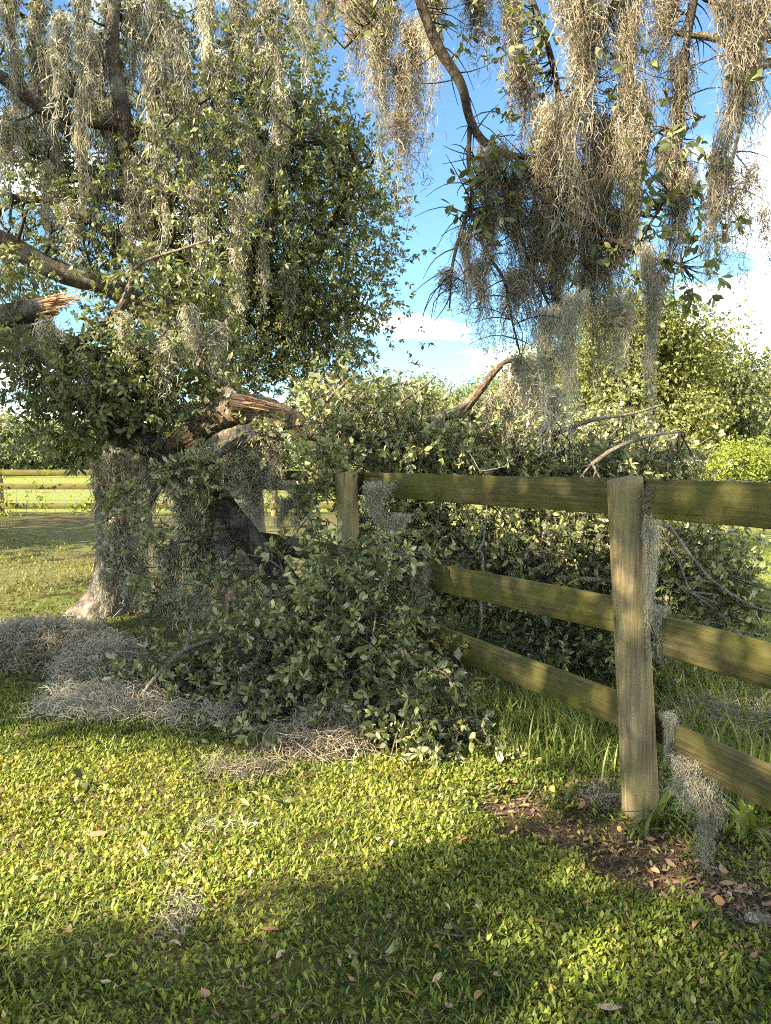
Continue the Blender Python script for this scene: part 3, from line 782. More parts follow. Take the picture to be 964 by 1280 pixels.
# ---- the oak at the left, outside the frame, whose limbs and moss hang over the fence and whose unseen crown is shaped to shade the lawn
LIT = [G(*p)[:2] for p in ((-250, 905), (150, 905), (330, 925), (560, 915), (760, 950), (700, 1020), (500, 1085), (280, 1165), (0, 1215), (-250, 1260))]
LIT2 = [G(*p)[:2] for p in ((560, 1290), (640, 1170), (760, 1150), (830, 1240), (760, 1300))]
OC = root('oak_tree', (-8.8, .8, 0), 'overhanging live oak with moss-draped branches drooping across the top of the view', 'tree')
_, skC = limb(OC, 'trunk', [(-8.8, .8, -.3, .6), (-8.75, .8, .4, .45), (-8.6, .9, 1.4, .38), (-8.4, 1.1, 2.6, .34), (-8.1, 1.3, 3.6, .3)], 'bark_pale', 22, .1)
skC = [skC]
for pts in ([(-8.2, 1.2, 3.4, .24), (-6.4, 1.7, 4.6, .2), (-4.0, 2.3, 5.1, .17), (-1.8, 2.8, 5.1, .14), (-.3, 3.1, 4.7, .1), (.05, 3.2, 4.2, .075), px_path([(512, -60, 3.2, 20)])[0]],
            [(-8.3, 1.1, 3.2, .22), (-8.5, 2.4, 4.6, .16), (-8.9, 3.4, 5.8, .12), (-8.4, 4.2, 7.2, .09), (-7.6, 4.7, 8.6, .05)],
            [(-8.3, 1.2, 3.4, .2), (-9.4, -.4, 4.4, .16), (-9.6, -2.4, 5.2, .12), (-8.6, -4.2, 5.8, .06)],
            [(-8.4, 1.1, 2.8, .18), (-9.8, .6, 4.4, .12), (-11.4, 0, 5.4, .06)],
            [(-6.4, 1.7, 4.6, .12), (-5.8, 2.4, 5.6, .08), (-5.4, 3.0, 6.6, .05)],
            [(-1.8, 2.8, 5.1, .1), (.3, 2.8, 5.0, .09), (1.1, 2.9, 4.6, .075), px_path([(800, -80, 3.0, 24)])[0], px_path([(870, -20, 3.0, 20)])[0], px_path([(990, 60, 3.0, 16)])[0]]):
    skC.append(limb(OC, 'limb', pts, 'bark', 14, .08)[1])
hang = []
for rows, mt in (([(512, -60, 3.2, 20), (525, 0, 3.2, 13), (546, 55, 3.2, 13), (576, 105, 3.2, 12), (588, 150, 3.2, 11), (606, 178, 3.2, 10), (640, 194, 3.25, 8), (705, 200, 3.3, 5)], 'bark_dark'),
             ([(588, 150, 3.2, 6), (586, 200, 3.2, 6), (590, 245, 3.2, 5), (578, 285, 3.2, 5), (566, 330, 3.2, 4), (562, 385, 3.2, 2)], 'bark_dark'),
             ([(588, 262, 3.2, 4), (605, 310, 3.2, 4), (630, 350, 3.2, 4), (640, 400, 3.2, 3), (650, 440, 3.2, 2)], 'bark_dark'),
             ([(610, 180, 3.2, 5), (640, 240, 3.25, 5), (655, 310, 3.3, 4), (690, 390, 3.3, 3)], 'bark_dark'),
             ([(800, -80, 3.0, 14), (770, 0, 3.0, 9), (740, 60, 3.1, 8), (720, 130, 3.1, 7), (715, 220, 3.1, 5), (730, 330, 3.1, 4)], 'bark'),
             ([(870, -20, 3.0, 12), (858, 60, 3.0, 9), (852, 150, 3.0, 7), (840, 230, 3.0, 4), (800, 300, 3.0, 3)], 'bark'),
             ([(990, 60, 3.0, 12), (950, 82, 3.0, 11), (925, 66, 3.0, 9), (895, 48, 3.0, 9), (850, 42, 3.0, 7), (835, 36, 3.0, 3)], 'twig'),
             ([(640, -60, 3.4, 10), (672, 20, 3.4, 8), (695, 100, 3.4, 7), (700, 190, 3.4, 5), (680, 260, 3.4, 3)], 'bark_dark'),
             ([(560, -60, 3.5, 9), (470, 20, 3.6, 6), (430, 60, 3.7, 4)], 'bark_dark'),
             ([(925, 66, 3.0, 6), (930, 130, 3.0, 5), (915, 200, 3.0, 4), (900, 260, 3.0, 2)], 'bark'),
             ([(850, 160, 3.0, 4), (822, 165, 3.0, 4), (800, 190, 3.0, 3)], 'bark'),
             ([(640, 194, 3.25, 5), (690, 240, 3.2, 5), (750, 290, 3.1, 5), (810, 320, 3.0, 4), (850, 330, 3.0, 3)], 'bark_dark')):
    o, s = limb(OC, 'branch', px_path(rows), mt, 8, .08, 7, 30)
    hang.append(s)
hs = np.concatenate(hang); skC = np.concatenate(skC)
crC, wdC = MB(), MB()
for c, r, m in (((-8.2, -.6, 5.8), (3.6, 3.4, 1.7), 150), ((-6.0, .4, 5.6), (2.6, 2.4, 1.2), 90), ((-4.6, 1.3, 5.9), (2.0, 1.6, .8), 12), ((-8.2, -3.8, 5.5), (3.0, 1.7, 1.2), 100), ((-9.5, 2.6, 6.4), (2.6, 2.2, 1.2), 60), ((-5.6, -3.6, 5.8), (2.0, 1.4, .9), 30), ((-4.9, -1.3, 6.0), (1.3, 1.2, .6), 30), ((-7, 1.5, 4.6), (2.4, 1.8, .9), 50), ((-7.6, 4.6, 8.8), (2.9, 2.0, 1.3), 52)):  # unseen lobes, placed for the shade they throw on lawn, rails and left crown
    p, d, tn, cc = clumps(c, r, m, .55, 30)
    k = np.ones(len(p), bool)
    gp = p - TO_SUN * (p[:, 2] / TO_SUN[2])[:, None]          # leaves left out of the unseen crown so sun reaches chosen lawn patches
    hv = hval(gp[:, 0], gp[:, 1], 2.1, 61)
    k &= ~((inpoly(gp[:, :2], LIT) & (hv < .86)) | inpoly(gp[:, :2], LIT2) | ((hv > .66) & (gp[:, 1] < 3.0) & (gp[:, 0] > .1) & (gp[:, 0] < .9)))
    g2 = p - TO_SUN * ((p[:, 2] - 1.3) / TO_SUN[2])[:, None]
    hot = (g2[:, 0] > -.8) & (g2[:, 0] < 4.2) & (g2[:, 1] > 4.9) & (g2[:, 1] < 8.8)
    k &= ~(hot & (hval(g2[:, 0], g2[:, 1], 1.6, 41) > .3))  # crown thinned here too, to let sun onto the brush behind the fence
    sprigs(p[k], d[k], .2, 8, .1, .5, LEAF4, .1, .6, tn[k], mb=crC)
    gc = cc - TO_SUN * (cc[:, 2] / TO_SUN[2])[:, None]
    cc = cc[~inpoly(gc[:, :2], LIT)]
    cc = cc[np.linalg.norm(cc[:, None] - skC[None, :, :3], axis=2).min(1) < 1.3]
    connect(wdC, cc, skC)
crC.build('crown', M['leaf_oak'], OC); wdC.build('boughs', M['bark'], OC).__setitem__('kind', 'stuff')
# sparse sprigs of leaves and bare twiglets on the hanging branches
lf, tw = MB(), MB()
spots = [(610, 232, 3.2, 26, 30, 30), (600, 260, 3.2, 20, 30, 14), (655, 40, 3.4, 25, 40, 22), (640, 90, 3.4, 25, 40, 18), (770, 130, 3.1, 25, 45, 18), (690, 175, 3.3, 40, 35, 22), (830, 215, 3.0, 40, 30, 20),
         (875, 290, 3.0, 22, 40, 20), (870, 345, 3.0, 22, 20, 12), (820, 270, 3.05, 45, 50, 40), (790, 320, 3.1, 40, 40, 30), (740, 300, 3.3, 50, 60, 40), (560, 15, 3.4, 40, 25, 14), (455, 30, 3.6, 40, 30, 22), (900, 140, 3.0, 50, 40, 14), (700, 330, 3.4, 40, 50, 26), (690, 250, 3.5, 50, 50, 26)]
for px, py, Yd, rx, ry, m in spots:
    s = Yd / FPX
    p, d = ell(P(px, py, Yd), (rx * s, .2, ry * s), m, .9)
    sprigs(p, nrm(d + [0, 0, -.3]), .07, 6, .047, .42, LEAF6, .2, .5, mb=lf)
    k = np.argmin(np.linalg.norm(hs[None, :, :3] - p[:, None], axis=2), 1)
    tw.add(*tubes_np(hs[k, :3], p, np.full(m, .0035), np.full(m, .0014), .05))
k = rng.integers(0, len(hs), 330)
b = hs[k, :3]; L = rng.uniform(.05, .24, len(b))
d = nrm(rng.normal(size=(len(b), 3)) * [1, .7, .6] + [0, 0, -.55])
tw.add(*tubes_np(b, b + d * L[:, None], np.full(len(b), .0038), np.full(len(b), .0012), -.1, 4))
lf.build('leaves', M['leaf_oak'], OC)['kind'] = 'stuff'
tw.build('twigs', M['bark_dark'], OC)['kind'] = 'stuff'

# ------------------------------------------------------------------ the fallen limb and its brush
FL = root('fallen_limb', tuple(G(365, 735)), 'huge broken oak limb collapsed across the fence, dark arching wood and a heap of leaves', 'fallen limb')
skF = []
for nm, rows, mt, sd in (('stem', [(120, 520, 6.3, 22), (145, 540, 6.25, 30), (185, 556, 6.2, 32), (218, 572, 6.15, 34), (255, 606, 6.1, 33), (285, 640, 6.0, 31), (318, 680, 5.9, 29), (352, 716, 5.75, 26), (385, 760, 5.6, 22), (420, 810, 5.4, 16)], 'bark_dark', 40),
                         ('stem', [(212, 562, 6.15, 26), (238, 541, 6.1, 29), (275, 521, 6.0, 33), (318, 513, 5.9, 33), (352, 521, 5.85, 30), (388, 537, 5.8, 25), (430, 547, 5.8, 18), (480, 550, 5.9, 13), (530, 540, 6.0, 11), (572, 518, 6.0, 11), (600, 488, 6.0, 9), (622, 460, 6.0, 8), (640, 450, 6.0, 6), (655, 452, 6.0, 4)], 'bark_log', 40),
                         ('branch', [(385, 538, 5.8, 14), (340, 548, 5.75, 12), (300, 552, 5.7, 11), (262, 575, 5.7, 9), (230, 590, 5.7, 6)], 'bark', 10),
                         ('branch', [(480, 547, 5.9, 14), (540, 590, 6.3, 13), (620, 600, 6.7, 11), (720, 590, 6.9, 9), (800, 570, 6.9, 6), (850, 560, 6.9, 3)], 'bark', 10),
                         ('branch', [(430, 545, 5.8, 14), (490, 590, 6.2, 12), (560, 660, 6.4, 12), (640, 720, 6.4, 11), (740, 760, 6.2, 8), (840, 740, 5.9, 5)], 'bark_dark', 10),
                         ('branch', [(340, 705, 5.8, 16), (380, 760, 5.4, 12), (430, 800, 5.1, 10), (500, 830, 4.8, 8), (570, 840, 4.6, 5)], 'bark_dark', 10),
                         ('branch', [(370, 745, 5.6, 13), (330, 790, 5.3, 11), (270, 820, 5.1, 8), (210, 830, 5.0, 5)], 'bark_dark', 10),
                         ('branch', [(600, 488, 6.0, 9), (588, 500, 6.0, 9), (560, 518, 5.95, 8), (520, 530, 5.95, 6)], 'twig', 8),
                         ('branch', [(640, 450, 6.0, 6), (660, 470, 6.0, 5), (675, 500, 6.0, 4), (690, 525, 6.0, 3)], 'bark_dark', 7),
                         ('branch', [(390, 535, 5.8, 7), (405, 505, 5.75, 6), (425, 485, 5.7, 4), (440, 470, 5.7, 3)], 'twig', 7),
                         ('branch', [(265, 800, 4.75, 4), (232, 812, 4.7, 6), (205, 835, 4.6, 6), (178, 868, 4.5, 5), (160, 900, 4.45, 4), (150, 930, 4.4, 2)], 'twig', 7),
                         ('branch', [(232, 812, 4.7, 4), (238, 785, 4.75, 5), (242, 765, 4.75, 3)], 'twig', 7),
                         ('branch', [(560, 725, 5.0, 3), (600, 690, 4.9, 5), (600, 740, 4.9, 5), (601, 780, 4.9, 4), (595, 802, 4.9, 3)], 'twig', 7),
                         ('branch', [(690, 722, 5.4, 7), (760, 726, 5.3, 7), (800, 730, 5.3, 4)], 'twig', 7),
                         ('branch', [(812, 652, 4.8, 4), (835, 658, 4.7, 5), (860, 690, 4.6, 5), (890, 725, 4.5, 4), (935, 755, 4.4, 3), (964, 765, 4.4, 2)], 'twig', 7),
                         ('branch', [(815, 660, 4.8, 4), (845, 695, 4.7, 3), (862, 740, 4.6, 2)], 'twig', 7),
                         ('branch', [(700, 540, 6.2, 6), (740, 525, 6.2, 5), (790, 517, 6.2, 4), (830, 505, 6.2, 2)], 'twig', 7),
                         ('branch', [(740, 580, 5.8, 6), (770, 560, 5.8, 6), (810, 545, 5.8, 4), (850, 540, 5.8, 3)], 'twig', 7),
                         ('branch', [(470, 520, 6.3, 5), (520, 490, 6.3, 4), (545, 470, 6.3, 3)], 'twig', 7)):
    o, s = limb(FL, nm, px_path(rows), mt, sd,   .24 if sd > 12 else .1, 18 if sd > 12 else 8, 12)
    skF.append(s)
skF = np.concatenate(skF)
sp = MB()
splinters(sp, P(236, 545, 6.05), P(205, 566, 6.1) - P(240, 545, 6.0), .1, .24, 22)
tag(sp.build('torn_wood', M['splinter'], FL), 'fresh orange split wood at the fork')
sp = MB()
splinters(sp, P(300, 503, 5.8), P(345, 512, 5.74) - P(290, 503, 5.8), .06, .32, 18)
tag(sp.build('torn_wood', M['splinter'], FL), 'bare orange wood where the bark is stripped off the arch')
# brush: (px, py, Y, rx, ry pixels, depth radius m, sub-clumps, twigs in each)
front = [(195, 845, 4.9, 46, 26, .3, 8, 11), (262, 820, 5.0, 55, 24, .3, 10, 11), (335, 835, 4.9, 65, 55, .45, 17, 12), (400, 810, 4.8, 70, 75, .45, 26, 12), (460, 830, 4.55, 60, 75, .35, 23, 12), (503, 852, 4.35, 42, 46, .25, 14, 12),
         (420, 890, 4.4, 80, 28, .25, 14, 12), (340, 895, 4.5, 45, 22, .3, 6, 11), (385, 735, 4.95, 45, 40, .3, 7, 10), (455, 757, 4.6, 34, 36, .2, 6, 11), (440, 740, 4.7, 45, 34, .25, 7, 11), (505, 690, 4.5, 22, 8, .08, 4, 8), (250, 868, 4.75, 60, 16, .3, 6, 11), (546, 888, 4.15, 24, 24, .16, 5, 11), (435, 690, 4.75, 24, 18, .12, 3, 9), (580, 912, 4.05, 18, 12, .12, 3, 9), (500, 905, 4.2, 40, 16, .15, 6, 10)]
hangs = [(408, 572, 5.15, 22, 28, .1, 5, 9), (265, 690, 6.3, 22, 40, .12, 6, 9), (215, 690, 5.6, 18, 24, .1, 3, 9), (195, 735, 5.5, 20, 16, .1, 3, 9), (402, 600, 5.25, 16, 34, .1, 5, 10), (330, 545, 5.7, 40, 14, .12, 4, 9), (270, 600, 5.8, 30, 16, .12, 4, 9), (165, 645, 5.5, 18, 46, .1, 6, 9), (225, 588, 5.6, 28, 22, .12, 6, 10), (278, 728, 5.5, 20, 22, .1, 4, 9), (178, 705, 5.5, 16, 16, .08, 2, 9), (245, 555, 5.9, 20, 8, .1, 2, 8), (390, 625, 5.6, 18, 30, .12, 4, 10)]
behind = [(420, 530, 5.6, 36, 22, .15, 8, 10), (500, 545, 5.7, 50, 22, .2, 12, 11), (570, 560, 5.8, 50, 26, .25, 12, 11), (460, 575, 5.6, 40, 20, .15, 7, 10), (520, 575, 6.5, 80, 45, .6, 40, 16), (620, 580, 6.7, 90, 40, .7, 44, 16), (720, 585, 6.8, 90, 38, .7, 42, 16), (800, 595, 6.6, 70, 30, .6, 26, 15), (850, 625, 6.2, 45, 22, .5, 12, 13),
          (560, 690, 6.0, 80, 85, .7, 50, 16), (660, 700, 6.0, 90, 90, .7, 60, 16), (750, 710, 5.9, 80, 85, .7, 50, 16), (845, 705, 5.4, 50, 50, .5, 28, 14), (900, 750, 5.0, 55, 36, .4, 22, 15), (700, 800, 5.6, 90, 42, .5, 32, 15), (800, 800, 5.3, 55, 40, .4, 18, 15),
          (460, 520, 6.2, 50, 26, .4, 14, 14), (430, 495, 5.8, 25, 25, .2, 6, 10), (760, 535, 7.2, 60, 24, .5, 14, 13), (640, 530, 7.0, 50, 24, .5, 14, 13), (560, 535, 6.6, 50, 20, .4, 12, 13), (490, 650, 6.1, 45, 80, .4, 24, 15)]
all_b, all_d, all_t, dead = [], [], [], []
wdF, twF = MB(), MB()
for grp, sub in ((front, .17), (hangs, .13), (behind, .22)):
    for px, py, Yd, rx, ry, dep, m, pp in grp:
        s = Yd / FPX
        p, d, tn, cc = clumps(P(px, py, Yd), (rx * s, dep, ry * s), m, sub, pp, .85)
        k = p[:, 2] > .03
        if grp is not hangs:      # nothing pokes through the boards
            fs = fence_side(p[:, :2])
            k &= ((fs > -.02) | ((fs < -.15) & (fs > -.5))) if grp is front else ((fs < -.24) | (p[:, 2] > 1.5))
        all_b.append(p[k]); all_d.append(d[k]); all_t.append(tn[k])
        cc = cc[cc[:, 2] > .05]
        if not len(cc): continue
        connect(wdF, cc, skF, .010, .003)
        q = p[k]; near = cc[np.argmin(np.linalg.norm(q[:, None] - cc[None], axis=2), 1)]
        twF.add(*tubes_np(near, q, np.full(len(q), .003), np.full(len(q), .0013), 0, 1))
# long leafy shoots sticking out of the heap in every direction
for grp, ns in ((front, 260), (behind, 420), (hangs, 3)):
    w = np.array([g_[6] for g_ in grp], float)
    for gi in rng.choice(len(grp), ns, p=w / w.sum()):
        px, py, Yd, rx, ry, dep, _, _ = grp[gi]
        s = Yd / FPX
        b0, d0 = ell(P(px, py, Yd), (rx * s * .9, dep * .9, ry * s * .9), 1, .4); b0, d0 = b0[0], d0[0]
        d0 = nrm(d0 * .8 + rdir(1)[0] * .7 + [0, -.25, .1])
        L = rng.uniform(.22, .6)
        if grp is front: L *= .75; d0 = nrm(d0 * [1, 1, .55 if px > 320 else .2])
        pth = spline([b0, b0 + d0 * L * .5 + rdir(1)[0] * L * .08, b0 + d0 * L + [0, 0, -L * rng.uniform(0, .35)] + rdir(1)[0] * L * .1], 5)
        pth[:, 2] = np.maximum(pth[:, 2], .03)
        if grp is not hangs:
            fs = fence_side(pth[:, :2])
            if grp is front and (np.abs(fs + .09) < .07).any(): continue
            if grp is behind and ((fs > -.26) & (pth[:, 2] < 1.55)).any(): continue
        twF.add(*tube(pth, np.linspace(.007, .0022, len(pth)), 4))
        nk = int(rng.choice([0, 3, 5, 7, 9])); k = rng.integers(3, len(pth), nk)
        all_b.append(pth[k]); all_d.append(nrm(np.gradient(pth, axis=0)[k] / L * 4 + rdir(nk) * .8)); all_t.append(np.full(nk, rng.random()))
tb_, td_, tt_ = np.concatenate(all_b), np.concatenate(all_d), np.concatenate(all_t)
v, t, a = sprigs(tb_, td_, .08, 8, .057, .42, LEAF6, .12, .35, tt_)
ctr = v.reshape(-1, 6, 3).mean(1); pc = pix(ctr)
inside = (pc[:, 0] > 5) & (pc[:, 0] < 960) & (fence_side(ctr[:, :2]) > .1) & (pc[:, 2] > 3)
# the three hundred leaves standing proudest of the heap towards the viewer are leaves of their own
cell = {}
for i in np.where(inside)[0][np.argsort(pc[inside, 2])]:
    c_ = (int(pc[i, 0] // 14), int(pc[i, 1] // 14))
    if c_ not in cell: cell[c_] = i
sel = sorted(cell.values(), key=lambda i: pc[i, 2])[:300]
mask = np.ones(len(ctr), bool); mask[sel] = False
fl_loc = np.array(FL.location)
V6, A6 = v.reshape(-1, 6, 3), a.reshape(-1, 6)
me = mesh('foliage', (V6[mask] - fl_loc).reshape(-1, 3), (LEAF6[1][None] + (np.arange(mask.sum()) * 6)[:, None, None]).reshape(-1, 3), M['leaf_fallen'], A6[mask].ravel())
obj('foliage', me, FL)['kind'] = 'stuff'
for i in sel:
    o = V6[i][0]
    obj('leaf', mesh('leaf', V6[i] - o, LEAF6[1], M['leaf_fallen'], A6[i]), FL, o - fl_loc)
wdF.build('boughs', M['bark'], FL).__setitem__('kind', 'stuff')
twF.build('twigs', M['twig'], FL)['kind'] = 'stuff'
# bare pale twigs tangled over the brush
bt = MB(); n = 900; k = rng.integers(0, len(tb_), n); L = rng.uniform(.15, .5, n)
e = tb_[k] + rdir(n) * [1, .5, .6] * L[:, None]; e[:, 2] = np.maximum(e[:, 2], .03)
fs0, fs1 = fence_side(tb_[k][:, :2]), fence_side(e[:, :2]); ok = (fs0 * fs1 > 0) & (np.abs(fs1) > .08) & ~((fs1 < 0) & (fs1 > -.2))
bt.add(*tubes_np(tb_[k][ok], e[ok], np.full(ok.sum(), .0055), np.full(ok.sum(), .002), .1, 5))
bt.build('bare_twigs', M['twig'], FL)['kind'] = 'stuff'

# ------------------------------------------------------------------ moss hanging, draped and fallen
gC, gB, gA, gF = 'moss hanging from the overhanging branches', 'moss hanging in the oak crown', 'moss wrapped round the leaning stem', 'moss draped over the fallen limb'
for row in ((720, -40, 330, 80, 3.05, 'wide', MT, 'golden sunlit curtain of moss, the broadest at the upper right'),
            (752, 120, 505, 62, 3.15, 'wide', MT, 'long tan moss curtain hanging lowest through the middle of the right-hand moss'),
            (694, 120, 440, 62, 3.25, 'wide', MT, 'brown shaded moss mass between the drooping dark twigs and the golden curtain'),
            (812, 300, 562, 30, 2.95, 'wide', MG, 'long narrow grey moss tail ending just above the fence rail near the post'),
            (718, 360, 570, 36, 3.05, 'wide', MG, 'pale grey moss tail tapering down over the brush pile'),
            (497, 60, 292, 26, 3.6, 'mid', MT, 'dark pointed moss tail dangling into the open blue sky'),
            (852, 60, 350, 30, 3.0, 'mid', MT, 'rust-brown moss rope hanging straight down a twig'),
            (662, 440, 590, 36, 5.9, 'mid', MF, 'pale moss tuft hanging from the broken upturned branch tip'),
            (920, -30, 330, 60, 2.9, 'wide', MT, 'tan moss curtain under the bare crooked twig by the right edge')):
    moss(*row, gC)
lab = 'grey-brown moss strand hanging from the overhanging branches against the sky'
for row in ((445, -30, 110, 40, 3.7, 'wide', MT), (470, -30, 160, 46, 3.6, 'wide', MT), (485, 0, 225, 40, 3.6, 'wide', MG), (520, 20, 235, 36, 3.5, 'mid', MT), (505, 130, 250, 18, 3.55, 'thin', MT), (545, -20, 150, 40, 3.4, 'wide', MG), (600, -30, 110, 40, 3.4, 'mid', MT),
            (640, -20, 150, 30, 3.4, 'mid', MT), (620, 180, 330, 50, 3.2, 'wide', MT), (650, 200, 420, 60, 3.25, 'wide', MT), (640, 330, 460, 40, 3.2, 'mid', MT), (566, 330, 440, 16, 3.2, 'thin', MT), (585, 280, 430, 20, 3.2, 'mid', MT), (604, 320, 470, 26, 3.2, 'mid', MT), (686, 380, 530, 34, 3.2, 'wide', MG), (775, 370, 480, 30, 3.1, 'wide', MG), (655, 440, 540, 24, 3.2, 'mid', MG),
            (780, -30, 300, 50, 3.05, 'wide', MT), (800, 100, 330, 50, 3.05, 'wide', MT), (775, 250, 440, 44, 3.15, 'wide', MT), (735, 300, 480, 40, 3.2, 'mid', MG), (830, -20, 160, 40, 3.0, 'mid', MT), (845, 180, 400, 44, 3.0, 'wide', MT), (860, 200, 360, 24, 2.95, 'mid', MT),
            (895, 180, 420, 24, 2.9, 'mid', MT), (912, 200, 380, 14, 2.9, 'thin', MT), (950, -30, 260, 36, 2.9, 'mid', MT), (940, 200, 410, 16, 2.9, 'thin', MT), (958, 250, 400, 12, 2.9, 'thin', MT), (820, 330, 480, 14, 2.95, 'thin', MT), (790, 350, 520, 12, 3.0, 'thin', MG), (765, 380, 490, 20, 3.1, 'thin', MG), (700, 430, 560, 18, 3.2, 'thin', MG),
            (710, 200, 450, 50, 3.35, 'wide', MT), (660, 60, 260, 36, 3.4, 'mid', MT), (405, -30, 70, 36, 3.9, 'wide', MT), (700, 300, 470, 36, 3.3, 'wide', MT), (670, 250, 450, 50, 3.35, 'wide', MT), (610, 250, 400, 34, 3.25, 'mid', MT), (730, 200, 420, 60, 3.2, 'wide', MT), (788, 180, 420, 40, 3.2, 'wide', MT)):
    moss(*row, lab, gC)
moss(190, 60, 320, 26, 7.4, 'mid', MF, 'pale grey moss streamer hanging the full height of the left crown', gB)
moss(298, 240, 345, 34, 7.4, 'wide', MF, 'whitish moss fringe hanging under a bough at the centre of the left crown', gB)
lab = 'pale grey moss streamer hanging among the leaves of the left oak crown'
for px, y0, y1, w in ((22, 60, 230, 14), (52, 40, 260, 16), (70, 150, 300, 12), (98, 120, 300, 14), (112, 30, 230, 16), (138, 120, 330, 14), (160, 230, 350, 14), (182, 10, 260, 14), (208, 200, 350, 12), (226, 40, 300, 16), (246, 220, 380, 14), (268, 140, 320, 14), (288, 20, 220, 16), (306, 250, 380, 12), (326, 180, 300, 12), (345, 20, 210, 14), (300, 330, 430, 14), (330, 300, 400, 12), (60, 395, 520, 20), (30, 430, 520, 22), (110, 450, 540, 20), (160, 390, 480, 18), (205, 420, 520, 22), (240, 380, 470, 20), (85, 470, 560, 14), (270, 400, 480, 18), (15, -20, 140, 40), (45, -20, 190, 40), (75, 10, 200, 36), (105, -20, 150, 40), (128, 40, 280, 30), (150, 160, 310, 26), (165, -20, 170, 36), (200, -20, 220, 44), (215, 90, 260, 30), (240, 120, 330, 30), (255, -20, 150, 40), (275, 60, 240, 30), (300, -20, 130, 36), (318, 40, 330, 26), (335, -20, 170, 36), (350, 100, 260, 20), (30, 150, 260, 26), (8, 130, 300, 20), (60, 200, 330, 24), (90, 250, 340, 22), (118, 210, 330, 26), (175, 190, 330, 24), (260, 230, 330, 26), (230, 300, 400, 26), (375, -20, 120, 36), (280, 300, 390, 26), (220, 20, 180, 30), (140, -20, 110, 40), (360, 330, 420, 18), (200, 300, 390, 22), (10, 290, 400, 24), (310, 150, 290, 24)):
    moss(px, y0, y1, w * (.62 if w > 22 else 1), rng.uniform(7.3, 8.6) if y0 < 380 else 5.75, 'wide' if w > 36 else 'mid', MF, lab, gB)
lab = 'grey moss clinging and hanging along the leaning mossy stem'
for px, y0, y1, w, Yd in ((128, 570, 690, 30, 7.3), (145, 560, 660, 34, 7.25), (170, 590, 690, 26, 7.25), (150, 640, 760, 36, 7.25), (132, 680, 770, 30, 7.2), (170, 680, 770, 26, 7.3), (160, 560, 640, 26, 7.2), (185, 560, 640, 18, 7.2)):
    moss(px, y0, y1, w, Yd, 'wide', MF, lab, gA)
moss(228, 585, 778, 46, 6.2, 'wide', MF, 'broad grey moss sheet hanging between the mossy stem and the pale trunk', gF)
lab = 'grey moss hanging beneath the arching fallen limb'
for px, y0, y1, w, Yd in ((268, 605, 770, 30, 6.4), (185, 560, 700, 30, 6.3), (240, 500, 600, 40, 6.2), (205, 470, 560, 30, 6.4), (260, 560, 640, 40, 5.95), (300, 545, 640, 44, 5.85), (340, 545, 640, 44, 5.8), (370, 600, 690, 34, 5.6), (355, 620, 680, 30, 5.6), (385, 600, 680, 24, 5.6), (320, 570, 650, 40, 5.9), (250, 670, 780, 34, 6.3), (210, 680, 770, 34, 6.2), (420, 555, 610, 30, 5.7), (280, 640, 740, 22, 6.0), (690, 480, 560, 30, 6.2), (640, 460, 560, 30, 6.0), (610, 490, 540, 22, 6.0)):
    moss(px, y0, y1, w, Yd, 'wide', MF if Yd > 5.8 else MG, lab, gF)
gR = 'moss draped on the fence'
MOSS_AUTO = [o for o in COL.objects if o.get('category') == 'moss' and o.get('label') in AUTO]
moss(474, 600, 692, 40, 4.72, 'wide', MG, 'grey moss hank draped over the top rail beside the second post', gR)
moss(496, 640, 690, 26, 4.65, 'mid', MG, 'small grey moss wisp trailing below the top rail', gR)
moss(525, 700, 768, 24, 4.45, 'mid', MG, 'pale moss wisp hanging off the middle rail by the leaves', gR)
moss(812, 605, 680, 16, 3.16, 'mid', MT, 'brown moss tucked beside the near post under the top rail', gR)
moss(818, 640, 830, 24, 3.14, 'wide', MG, 'grey moss rope hanging down the right side of the near post', gR)
moss(824, 755, 830, 26, 3.13, 'wide', MG, 'grey moss tangle at the middle rail beside the near post', gR)
moss(838, 890, 965, 24, 3.1, 'wide', MG, 'grey moss tuft at the cut end of the bottom rail', gR)
moss(884, 975, 1098, 48, 2.78, 'wide', MG, 'pale grey moss beard reaching the ground to the right of the near post', gR)
moss(858, 945, 1020, 50, 3.0, 'wide', MG, 'grey moss web below the bottom rail right of the near post', gR)

